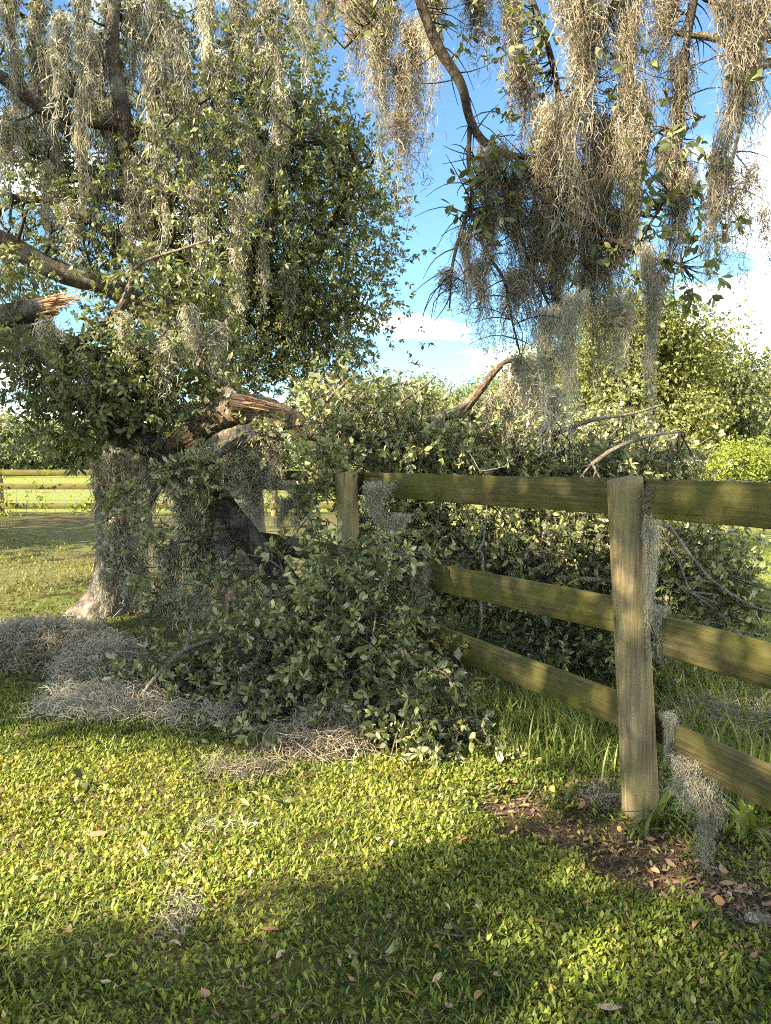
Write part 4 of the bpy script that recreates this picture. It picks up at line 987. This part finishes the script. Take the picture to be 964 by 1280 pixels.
def moss_heap(name, c, r, n, seed, width, label, mat='moss_ground', L=.28):
    """tangled heap of fallen moss lying on the ground"""
    global rng
    keep, rng = rng, np.random.default_rng(seed)
    S = 9; u = np.linspace(0, 1, S)
    ph = rng.uniform(0, 6.28, n); q = np.sqrt(rng.random(n))
    cx, cy = np.cos(ph) * q * r[0], np.sin(ph) * q * r[1]
    lump = .15 + .75 * hval(cx, cy, 9.0, seed) + .45 * hval(cx, cy, 4.0, seed + 2)
    top = r[2] * np.sqrt(np.clip(1 - q ** 2, 0, 1)) * lump
    cz = top * (1 - .5 * rng.random(n) ** 2)
    d = rdir(n) * [1, 1, .45]; d2 = rdir(n)
    ln = L * rng.uniform(.4, 1.2, n)
    f = rng.uniform(2.5, 6, n)
    pth = np.stack([cx, cy, cz], 1)[:, None] + (d[:, None] * (u - .5)[None, :, None] + d2[:, None] * (np.sin(u[None] * f[:, None]) * .3)[:, :, None]) * ln[:, None, None] + np.cumsum(rng.normal(size=(n, S, 3)) * .008, 1)
    pth[:, :, 2] = np.maximum(pth[:, :, 2], .004 + rng.random((n, 1)) * .02)
    side = nrm(rng.normal(size=(n, 1, 3)) + rng.normal(size=(n, S, 3)) * .3) * width * .5
    v = np.stack([pth - side, pth + side], 2).reshape(-1, 3)
    i = (np.arange(n)[:, None] * S + np.arange(S - 1)[None]).ravel() * 2
    t = np.concatenate([np.stack([i, i + 1, i + 3], 1), np.stack([i, i + 3, i + 2], 1)])
    tn = np.repeat(rng.random(n), S * 2)
    rng = keep
    o = obj(name, mesh(name, v, t, M[mat], tn), None, c)
    return tag(o, label, 'moss', 'moss heaps fallen on the ground')
def gp(px, py): 
    p = G(px, py); return onground(p[:2])[0]
moss_heap('moss_heap', gp(50, 808), (.62, .26, .2), 3000, 1, .0047, 'long grey heap of fallen moss lying at the left edge of the lawn')
moss_heap('moss_heap', gp(125, 848), (.27, .3, .27), 2700, 2, .0044, 'tall rounded grey moss heap below the leaning stem')
moss_heap('moss_heap', gp(135, 892), (.42, .22, .14), 2000, 3, .0038, 'low spreading moss mat in front of the tall grey heap')
moss_heap('moss_heap', gp(30, 838), (.4, .14, .08), 1100, 9, .0055, 'flat brown moss patch in front of the long left heap', 'moss_tan')
moss_heap('moss_heap', gp(250, 905), (.24, .12, .08), 800, 4, .004, 'thin grey moss scatter beside the pale bare branch')
moss_heap('moss_heap', gp(400, 935), (.26, .16, .13), 2000, 5, .0036, 'brownish grey moss heap at the front of the brush pile', 'moss_tan')
moss_heap('moss_heap', gp(425, 910), (.16, .1, .2), 900, 15, .004, 'pale moss hank caught on the lower front leaves of the brush pile')
moss_heap('moss_heap', gp(225, 1142), (.06, .14, .02), 130, 6, .0034, 'small pale moss tuft alone on the sunlit lawn', L=.12)
moss_heap('moss_heap', gp(282, 1032), (.14, .05, .012), 60, 7, .0034, 'wispy moss strand on the lawn farther back than the small tuft', L=.14)
moss_heap('moss_heap', gp(235, 1072), (.05, .05, .012), 30, 8, .0034, 'tiny moss wisp on the lawn between the small tuft and the long strand', L=.1)
moss_heap('moss_heap', gp(765, 1000), (.14, .1, .05), 500, 10, .0026, 'tan moss scraps at the foot of the near post', 'moss_tan', L=.16)
moss_heap('moss_heap', gp(930, 900), (.45, .4, .1), 1500, 11, .003, 'pale moss scattered in the grass behind the near fence rails')
moss_heap('moss_heap', gp(300, 965), (.22, .05, .025), 300, 12, .0028, 'thin trail of moss leading left from the brownish heap', 'moss_tan')
for px, py, Yd, lb in ((392, 757, 4.75, 'sunlit golden moss ball caught high in the brush pile'), (322, 745, 5.4, 'small yellow-lit moss ball below the pale oak trunk')):
    moss_heap('moss_ball', P(px, py, Yd) - [0, 0, .06], (.09, .09, .13), 700, 13, .003, lb, 'moss_tan', L=.12)['group'] = 'moss balls in the brush'

# ------------------------------------------------------------------ trees and bushes of the background
def far_tree(name, base, H, W, label, mat, seed, m=80, per=42, leaf=.2, sub=.9, low=.18, trunk_h=.35, group=None, D=None, stem='bark'):
    global rng
    keep, rng = rng, np.random.default_rng(seed)
    base = np.asarray(base, float); D = D or W
    r = root(name, tuple(base), label, 'bush' if 'bush' in name else 'tree', group)
    top = base + [0, 0, H]
    mb = MB(); skel = []
    tr = spline([(*(base - [0, 0, .2]), H * .04), (*(base + [.1, 0, H * trunk_h * .5]), H * .03), (*(base + [-.1, .1, H * trunk_h]), H * .026), (*(base + [.2, 0, H * .75]), H * .008)], 5)
    mb.add(*tube(tr[:, :3], tr[:, 3], 8)); skel.append(tr)
    mb.build('trunk', M[stem], r, smooth=True)
    cr, wd = MB(), MB()
    nl = 7; lob = [(base + [0, 0, H * (.5 + low / 2)], (W * .40, D * .4, H * (.5 - low / 2)))]
    for i in range(nl):
        a = i * 2.4 + rng.uniform(-.4, .4); q = rng.uniform(.45, .95); zz_ = H * rng.uniform(low + .15, .82)
        lob.append((base + [math.cos(a) * W * .32 * q, math.sin(a) * D * .32 * q, zz_], (W * .2, D * .2, H * .17)))
    for j, (c, rr) in enumerate(lob):
        p, d, tn, cc = clumps(c, rr, m if j == 0 else m // 4, sub, per, .7)
        k = p[:, 2] > base[2] + H * low * .5
        sprigs(p[k], d[k], leaf * 1.2, 4, leaf, .55, LEAF4, .05, .6, tn[k], mb=cr)
        connect(wd, cc[::3], tr, .03, .01)
    cr.build('crown', M[mat], r); wd.build('boughs', M['bark'], r).__setitem__('kind', 'stuff')
    rng = keep
    return r
def copy_tree(src, base, sx, sz, rot, label, group):
    r_ = src.copy(); COL.objects.link(r_); r_.location = base; r_.scale = (sx, sx, sz); r_.rotation_euler = (0, 0, rot)
    for ch in list(src.children):
        c_ = ch.copy(); COL.objects.link(c_); c_.parent = r_
    return tag(r_, label, 'tree', group)
PROTO = {}
def line_tree(key, base, H, W, label, seed, *a):
    group = a[-1]
    pr = PROTO.setdefault(key, [])
    if len(pr) < 2:
        t_ = far_tree('tree', base, H, W, label, 'leaf_hazy', seed, *a); pr.append((t_, H, W)); return t_
    src, h0, w0 = pr[seed % 2]
    return copy_tree(src, base, W / w0, H / h0, seed * 1.7, label, group)
def gbase(px, Yd): return (P(px, 570, Yd)[0], Yd, 0)
far_tree('oak_tree', gbase(800, 30), 7.9, 7.2, 'large sunlit yellow-green tree beyond the brush, tallest at the right', 'leaf_far', 21, 130, 46, .17, .8, .06, .3)
far_tree('oak_tree', gbase(700, 33), 6.4, 6.0, 'yellow-green tree seen behind the moss tails left of the tallest tree', 'leaf_far', 22, 80, 40, .18, .8, .06, .3)
far_tree('oak_tree', gbase(885, 36), 8.0, 5.5, 'darker green tree standing in for the shaded right flank of the tallest tree', 'leaf_oak', 23, 80, 42, .19, .8, .05, .3)  # darker leaves carry the shaded side of the tallest tree
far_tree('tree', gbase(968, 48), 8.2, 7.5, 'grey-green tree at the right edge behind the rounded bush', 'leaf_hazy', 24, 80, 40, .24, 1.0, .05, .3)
far_tree('oak_tree', (-15.5, 9.0, 0), 8.5, 10.5, 'unseen live oak added outside the left edge to dapple the far lawn', 'leaf_oak', 55, 60, 26, .2, 1.0, .25, .4)  # out of view, added only for its dappled shade
far_tree('bush', gbase(905, 22), 1.95, 2.6, 'rounded yellow-green bush in front of the tall trees at the right', 'leaf_bush', 25, 90, 30, .085, .34, .0, .2)
far_tree('bush', gbase(985, 23), 2.2, 2.8, 'yellow-green bush cut by the right edge of the view', 'leaf_bush', 26, 70, 30, .09, .36, .0, .2)
far_tree('bush', gbase(820, 20), 1.6, 2.2, 'green bush half hidden between the brush and the tallest tree', 'leaf_far', 27, 50, 30, .085, .34, .0, .2)
far_tree('bush', gbase(720, 15), 1.7, 2.6, 'dark-leaved bush behind the brush below the moss tails', 'leaf_oak', 28, 60, 30, .08, .34, .0, .2)
far_tree('bush', gbase(565, 45), 3.4, 6.0, 'bright yellow-green bush below the distant tree line', 'leaf_bush', 29, 60, 30, .16, .7, .0, .2)
for i, (px, Yd, H, W) in enumerate(((400, 85, 9.5, 10), (468, 80, 9.4, 8.0), (520, 84, 9.9, 8.5), (585, 78, 9.0, 7.5), (640, 80, 9.6, 9), (555, 90, 9.0, 9))):
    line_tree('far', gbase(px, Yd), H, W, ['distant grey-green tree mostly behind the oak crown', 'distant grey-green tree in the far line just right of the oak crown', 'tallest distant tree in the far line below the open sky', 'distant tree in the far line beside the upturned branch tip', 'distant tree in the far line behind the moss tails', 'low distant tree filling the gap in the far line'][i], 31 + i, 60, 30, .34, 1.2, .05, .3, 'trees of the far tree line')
for i, (px, Yd, H, W) in enumerate(((-40, 60, 5.6, 9), (40, 64, 4.6, 8), (110, 66, 5.2, 8), (190, 60, 4.8, 8), (270, 60, 5.4, 9), (340, 62, 5.4, 9))):
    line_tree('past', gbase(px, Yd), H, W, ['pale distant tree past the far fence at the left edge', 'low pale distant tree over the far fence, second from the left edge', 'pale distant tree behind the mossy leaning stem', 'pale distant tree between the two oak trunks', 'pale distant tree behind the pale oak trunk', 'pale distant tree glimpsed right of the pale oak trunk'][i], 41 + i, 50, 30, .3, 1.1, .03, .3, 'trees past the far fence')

# ------------------------------------------------------------------ lawn
def scatter(n, x0, x1, y0, y1):
    return np.column_stack([rng.uniform(x0, x1, n), rng.uniform(y0, y1, n)])
def in_view(xy, pad=.12):
    return (np.abs(xy[:, 0]) < (.502 + pad) * xy[:, 1] + .15)
def blades(xy, ln, wr, tilt, mat, name, label, tmpl=LEAF4, tint=None):
    b = onground(xy, .002); n = len(b)
    a = rng.uniform(0, 6.28, n); el = np.clip(rng.normal(tilt, .35, n), .02, 1.5)
    d = np.column_stack([np.cos(a) * np.cos(el), np.sin(a) * np.cos(el), np.sin(el)])
    up = np.column_stack([-np.cos(a) * np.sin(el), -np.sin(a) * np.sin(el), np.cos(el)]) + rdir(n) * .35
    b[:, 2] += rng.random(n) * .012
    L = ln * rng.uniform(.5, 1.3, n)
    mb = MB(); mb.add(*leaves(b, d, up, L, wr * rng.uniform(.7, 1.3, n), tmpl, tint))
    return tag(mb.build(name, M[mat], None), label, 'grass', kind='stuff')
def patch_tint(xy, s=3):
    return np.clip(.5 * hval(xy[:, 0], xy[:, 1], 1.6, s) + .35 * hval(xy[:, 0], xy[:, 1], 6, s + 1) + rng.normal(size=len(xy)) * .24 + .03, 0, 1)
xy = scatter(250000, -3.0, 3.0, 1.6, 4.9); xy = xy[in_view(xy, .2)]
den = 1 - dirt_at(xy) * .93; den *= .18 + 1.02 * np.clip(hval(xy[:, 0], xy[:, 1], 2.4, 12) * 1.0 + hval(xy[:, 0], xy[:, 1], 7, 13) * .6 - .25, 0, 1)
den *= np.where(fence_side(xy) > 0, 1, .5)
xy = xy[rng.random(len(xy)) < den]
blades(xy, .026, .48, .6, 'weed', 'lawn_weeds', 'low broad-leaved weeds and short grass covering the near lawn', tint=patch_tint(xy))
xy = scatter(56000, -2.7, 2.7, 1.75, 4.9); xy = xy[in_view(xy)]
xy = xy[rng.random(len(xy)) < (1 - dirt_at(xy) * .9) * (.25 + .75 * hval(xy[:, 0], xy[:, 1], 3.1, 51))]
blades(xy, .034, .17, .75, 'weed', 'lawn_turf', 'short fine turf blades of the near lawn', tint=patch_tint(xy, 14))
xy = scatter(15000, -2.7, 2.7, 1.75, 4.9); xy = xy[in_view(xy)]
xy = xy[rng.random(len(xy)) < (.3 + .9 * (1 - hval(xy[:, 0], xy[:, 1], 2.4, 12)))]
blades(xy, .04, .07, .12, 'litter', 'lawn_thatch', 'dry thatch and straw lying in the near lawn', tint=.1 + .7 * rng.random(len(xy)))
xy = scatter(60000, -2.7, 2.7, 1.75, 5.2); xy = xy[in_view(xy)]
den = (1 - dirt_at(xy)) * np.clip(hval(xy[:, 0], xy[:, 1], 1.9, 21) * 2.2 - .7, .06, 1)
xy = xy[rng.random(len(xy)) < den]
blades(xy, .045, .14, .65, 'tall_grass', 'lawn_grass', 'narrow grass blades standing among the lawn weeds', tint=patch_tint(xy, 8))
xy = scatter(240000, -10.5, 1.2, 4.7, 19.8); xy = xy[in_view(xy, .05) & (fence_side(xy) > -.3)]
den = np.clip(5.2 / xy[:, 1], .2, 1) ** 1.5 * np.clip(hval(xy[:, 0], xy[:, 1], 1.1, 31) * 1.6 - .15, .1, 1)
xy = xy[rng.random(len(xy)) < den]
blades(xy, .06, .35, .5, 'lawn', 'lawn_far', 'thin browning lawn stretching to the far fence', tint=patch_tint(xy, 4))
xy = scatter(90000, .0, 9, 3.0, 14); xy = xy[in_view(xy, .05) & (fence_side(xy) < .05)]
den = np.clip(4.5 / xy[:, 1], .15, 1)
xy = xy[rng.random(len(xy)) < den]
blades(xy, .085, .13, .85, 'tall_grass', 'paddock_grass', 'fresh green grass of the paddock behind the fence', tint=patch_tint(xy, 9))

def blade_ribbons(xy, ln, w, mat, name, label, lean=.5):
    n = len(xy); S = 6; u = np.linspace(0, 1, S)
    b = onground(xy); a = rng.uniform(0, 6.28, n); L = ln * rng.uniform(.5, 1.25, n); le = lean * rng.uniform(.3, 1.5, n)
    h = np.column_stack([np.cos(a), np.sin(a), np.zeros(n)])
    pth = b[:, None] + h[:, None] * ((u ** 1.8)[None] * (L * le)[:, None])[:, :, None]
    pth[:, :, 2] += (u[None] - .55 * le[:, None] * u[None] ** 2.4) * L[:, None]
    sd = np.column_stack([-np.sin(a), np.cos(a), np.zeros(n)])
    ww = w * rng.uniform(.6, 1.2, n)[:, None] * np.array([.7, 1, 1, .85, .55, .03])[None]
    v = np.stack([pth - sd[:, None] * ww[:, :, None] * .5, pth + sd[:, None] * ww[:, :, None] * .5], 2).reshape(-1, 3)
    i = (np.arange(n)[:, None] * S + np.arange(S - 1)[None]).ravel() * 2
    t = np.concatenate([np.stack([i, i + 1, i + 3], 1), np.stack([i, i + 3, i + 2], 1)])
    tn = np.repeat(rng.random(n), S * 2)
    return v, t, tn
def tuft_xy(spots):
    return np.concatenate([np.array(G(px, py)[:2]) + rng.normal(size=(n, 2)) * s for px, py, n, s in spots])
mb = MB()
mb.add(*blade_ribbons(tuft_xy([(630, 920, 130, .1), (665, 900, 160, .12), (700, 915, 120, .1), (650, 945, 60, .08), (720, 930, 90, .1), (610, 890, 60, .08), (740, 960, 50, .08), (690, 880, 90, .12), (755, 900, 60, .1)]), .24, .008, None, None, None))
tag(mb.build('tall_grass', M['tall_grass'], None), 'tall grass growing under the rails at the edge of the brush pile', 'grass', kind='stuff')
mb = MB()
mb.add(*blade_ribbons(tuft_xy([(850, 900, 120, .15), (900, 880, 160, .2), (950, 900, 160, .2), (870, 960, 70, .1), (930, 970, 120, .12), (955, 1010, 120, .08), (900, 930, 120, .15), (850, 860, 120, .2), (960, 860, 160, .25)]), .26, .009, None, None, None))
tag(mb.build('tall_grass', M['tall_grass'], None), 'tall grass behind the rails right of the near post', 'grass', kind='stuff')
for px, py, n, L, w, lb in ((822, 1028, 14, .24, .022, 'broad-bladed grass plant at the foot of the near post'), (935, 1050, 22, .26, .024, 'arching broad-bladed grass plant at the right edge below the bottom rail'), (800, 1040, 7, .14, .012, 'small grass tuft just left of the near post foot')):
    c = gp(px, py)
    v, t, tn = blade_ribbons(c[:2] + rng.normal(size=(n, 2)) * .018, L, w, None, None, None, .9)
    tag(obj('grass_plant' if L > .1 else 'leaf_sprig', mesh('grass_plant', v - c, t, M['tall_grass'] if L > .1 else M['leaf_fallen'], tn), None, c), lb, 'plant' if L > .1 else 'sprig')

# ------------------------------------------------------------------ litter
xy = np.concatenate([np.array(G(px, py)[:2]) + rng.normal(size=(n, 2)) * s for px, py, n, s in ((700, 1000, 160, .16), (820, 1060, 240, .15), (900, 1110, 340, .13), (945, 1080, 260, .1), (960, 1180, 160, .12), (760, 985, 120, .12), (640, 985, 90, .12), (880, 1180, 120, .15), (930, 1250, 60, .15))])
mb = MB(); n = len(xy); b = onground(xy, .006); a = rng.uniform(0, 6.28, n)
mb.add(*leaves(b, np.column_stack([np.cos(a), np.sin(a), rng.normal(size=n) * .25]), np.array([0, 0, 1.0]) + rdir(n) * .6, .04 * rng.uniform(.3, 1.25, n), rng.uniform(.22, .48, n), LEAF6))
k = rng.integers(0, n, 500); a = rng.uniform(0, 6.28, 500); b = onground(xy[k] + rng.normal(size=(500, 2)) * .05, .008)
mb.add(*tubes_np(b, b + np.column_stack([np.cos(a), np.sin(a), rng.normal(size=500) * .12]) * rng.uniform(.02, .11, 500)[:, None], np.full(500, .0016), np.full(500, .0009)))
tag(mb.build('leaf_litter', M['litter'], None), 'brown dead leaves littering the bare soil by the fence', 'litter', kind='stuff')
mb = MB(); xy = scatter(1500, -2.4, 2.2, 1.9, 5); xy = xy[in_view(xy)]; n = len(xy); b = onground(xy, .02); a = rng.uniform(0, 6.28, n)
mb.add(*leaves(b, np.column_stack([np.cos(a), np.sin(a), rng.normal(size=n) * .25]), np.array([0, 0, 1.0]) + rdir(n) * .5, .03 * rng.uniform(.4, 1.2, n), .42, LEAF6))
tag(mb.build('leaf_litter', M['litter'], None), 'small dead leaf bits scattered through the lawn', 'litter', kind='stuff')
mb = MB(); n = 2600
kk = rng.integers(0, len(DIRT_LINE) - 1, n); f = rng.random(n)[:, None]; D_ = np.array(DIRT_LINE)
xy = D_[kk] * (1 - f) + D_[kk + 1] * f + rng.normal(size=(n, 2)) * .13; xy = xy[dirt_at(xy) > .4]; n = len(xy)
oc = np.array([(1, 0, 0), (-1, 0, 0), (0, 1, 0), (0, -1, 0), (0, 0, 1), (0, 0, -1.0)]); ot = np.array([(0, 2, 4), (2, 1, 4), (1, 3, 4), (3, 0, 4), (2, 0, 5), (1, 2, 5), (3, 1, 5), (0, 3, 5)])
v = onground(xy)[:, None] + oc[None] * (rng.uniform(.4, 1.3, (n, 6)) * (.0022 + .007 * rng.random((n, 1)) ** 3))[:, :, None]
mb.add(v.reshape(-1, 3), (ot[None] + (np.arange(n) * 6)[:, None, None]).reshape(-1, 3))
tag(mb.build('soil_crumbs', M['ground'], None), 'loose crumbs of dark soil on the bare strip', 'soil', kind='stuff')
LV = []
u = np.linspace(0, 1, 7)
for i in range(5):
    w = np.array([.0, .3, .46, .5, .42, .24, .0]) * rng.uniform(.38, .52)
    cv, bd = rng.uniform(-.3, .9), rng.uniform(-.9, .9)
    rows = np.array([[(-w[k], u[k] - .5, cv * w[k] + bd * (u[k] - .5) ** 2), (0, u[k] - .5, bd * (u[k] - .5) ** 2), (w[k], u[k] - .5, cv * w[k] * rng.uniform(.5, 1.4) + bd * (u[k] - .5) ** 2)] for k in range(7)]).reshape(-1, 3)
    t = []
    for k in range(6):
        for j in range(2):
            p = k * 3 + j; t += [(p, p + 1, p + 4), (p, p + 4, p + 3)]
    LV.append((rows, np.array(t)))
def lawn_leaf(px, py, size, tint, label, group=None):
    c = gp(px, py) + [0, 0, .028]
    v, t = LV[rng.integers(5)]
    o = obj('dry_leaf', mesh('dry_leaf', v * size, t, M['dry_leaf'], np.full(len(v), tint), True), None, c)
    o.rotation_euler = (rng.normal() * .3, rng.normal() * .3, rng.uniform(0, 6.28))
    return tag(o, label, 'leaf', group)
for px, py, s, t_, lb in ((122, 1042, .085, .55, 'large curled brown leaf on the sunlit lawn at left'), (337, 1165, .065, .72, 'orange-brown leaf standing in the shade edge of the lawn'), (43, 1103, .05, .86, 'bright orange leaf on the lawn near the left edge'), (445, 1051, .06, .8, 'orange leaf in the middle of the lawn'), (538, 972, .06, .84, 'orange leaf in front of the brush pile'), (675, 1160, .07, .95, 'pale pinkish leaf on the shaded grass below the bare soil'), (899, 1135, .075, .74, 'large tan leaf on the bare soil at right'), (600, 1250, .06, .8, 'orange leaf near the bottom edge'), (345, 1273, .07, .2, 'dark reddish leaf at the bottom edge'), (218, 1182, .055, .98, 'pale tan leaf on the lawn below the moss tuft'), (172, 1106, .06, .5, 'brown leaf on the lawn left of the small moss tuft'), (508, 1252, .06, .8, 'orange-tan leaf at the bottom centre'), (28, 925, .07, .4, 'brown leaf in the shade near the left edge'), (735, 1137, .05, .3, 'dark purple-brown leaf on the grass below the soil strip'), (762, 1273, .07, .97, 'pale leaf cut by the bottom edge')):
    lawn_leaf(px, py, s, t_, lb)
for i in range(46):
    px, py = rng.uniform(10, 950), rng.uniform(945, 1275)
    lawn_leaf(px, py, rng.uniform(.03, .05), rng.choice([.3, .5, .8, .8, .9, .98]), 'small dry oak leaf scattered on the lawn grass', 'dry leaves scattered on the lawn')
for i in range(40):
    px = rng.uniform(620, 960); py = 965 + (px - 620) * .5 + rng.normal() * 25
    lawn_leaf(px, py, rng.uniform(.035, .06), rng.choice([.2, .4, .5, .75, .85]), 'dry brown oak leaf lying on the bare soil by the fence', 'dry leaves on the soil')
# green leaves and sprigs knocked off the limb
for px, py, lb in ((196, 1088, 'pair of fresh green leaves standing upright on the sunlit lawn'), (115, 980, 'fresh green sprig on the lawn near the front edge of shade'), (590, 985, 'pale green sprig lying at the end of the soil strip'), (560, 1160, 'fallen green twig with oval leaves on the shaded grass'), (470, 1188, 'single pale leaf twig on the grass at bottom centre'), (340, 1000, 'little green sprig on the lawn before the moss heap'), (410, 945, 'pale leafy twig poking out of the front moss heap'), (660, 960, 'drooping pale sprig at the edge of the tall grass')):
    c = gp(px, py) + [0, 0, .02]; n = 4
    mb = MB(); td = nrm(rng.normal(size=(n, 3)) * [1, 1, .25] + [0, 0, .25]); tbs = np.repeat(c[None], n, 0) + rng.normal(size=(n, 3)) * [.02, .02, .004]
    mb.add(*tubes_np(tbs, tbs + td * .1, np.full(n, .002), np.full(n, .001)))
    sprigs(tbs, td, .1, 4, .055, .4, LEAF6, 0, .8, mb=mb)
    tag(mb.build('leaf_sprig', M['leaf_fallen'], None, c), lb, 'sprig', 'green sprigs on the lawn')
sticks = [(930, 1158, 985, 1172, .02, 'grey stick lying at the lower right edge'), (545, 1170, 610, 1178, .004, 'thin pale twig on the shaded grass'), (60, 942, 110, 938, .004, 'thin pale twig in the shade at left'), (655, 1000, 665, 960, .005, 'pale curved twig at the end of the soil strip')]
for x0, y0, x1, y1, r, lb in sticks:
    a, b = gp(x0, y0), gp(x1, y1); a[2] += r + .012; b[2] += r + .012
    k = rdir(1)[0] * np.linalg.norm(b - a) * .12; k[2] = abs(k[2]) * .3
    s = spline([(*a, r), (*(a + (b - a) * .5 + k), r * .95), (*b, r * .8)], 8)
    mb = MB(); mb.add(*tube(s[:, :3], s[:, 3], 8, .12, 20)); tag(mb.build('stick', M['twig'], None, a, True), lb, 'stick')

# ------------------------------------------------------------------ labels that tell the moss clumps apart
def moss_words(o):
    a = pix(np.array(o.location))[0]; b = pix(np.array(o.location) - [0, 0, o.scale[2]])[0]
    L, x, y = b[1] - a[1], a[0], a[1]
    size = 'long' if L > 220 else 'short' if L < 110 else 'middling'
    g_ = o['group']
    if g_ == gC:
        tone = 'tan' if 'moss_tan' in o.data.materials[0].name else 'grey'
        place = 'in the gap between the crowns' if x < 430 else 'left of the dark forked branch' if x < 530 else 'along the dark forked branch' if x < 635 else 'left of the golden curtain' if x < 700 else 'around the golden curtain' if x < 770 else 'above the near post' if x < 838 else 'beside the rust-brown moss rope' if x < 905 else 'by the right edge'
    elif g_ == gB:
        tone = 'pale'
        place = 'at the left crown edge' if x < 60 else 'by the upright oak limb' if x < 150 else 'in the oak crown middle' if x < 250 else 'in the leafy right crown half'
    elif g_ == gA:
        tone, place = 'grey', 'on the leaning mossy stem'
    else:
        tone, place = 'grey', ('at the fallen limb fork' if x < 270 else 'under the arch of the fallen limb' if x < 400 else 'on the fallen limb past the fence')
    high = 'at the top edge' if y < 5 else 'high' if y < 150 else 'halfway up' if y < 330 else 'low'
    return f'{size} {tone} moss clump {high} {place}' if high != 'at the top edge' else f'{size} {tone} moss clump at the top, {place}'
byl = {}
for o in MOSS_AUTO: byl.setdefault(moss_words(o), []).append(o)
ORD = ['leftmost', 'second', 'third', 'fourth', 'fifth', 'sixth', 'seventh', 'eighth', 'ninth', 'tenth', 'eleventh', 'twelfth']
for w_, os_ in byl.items():
    os_.sort(key=lambda o: pix(np.array(o.location))[0][0])
    for i, o in enumerate(os_):
        o['label'] = w_ if len(os_) == 1 else w_ + (', leftmost' if i == 0 else f', {ORD[i]} from left' if i < 12 else '')
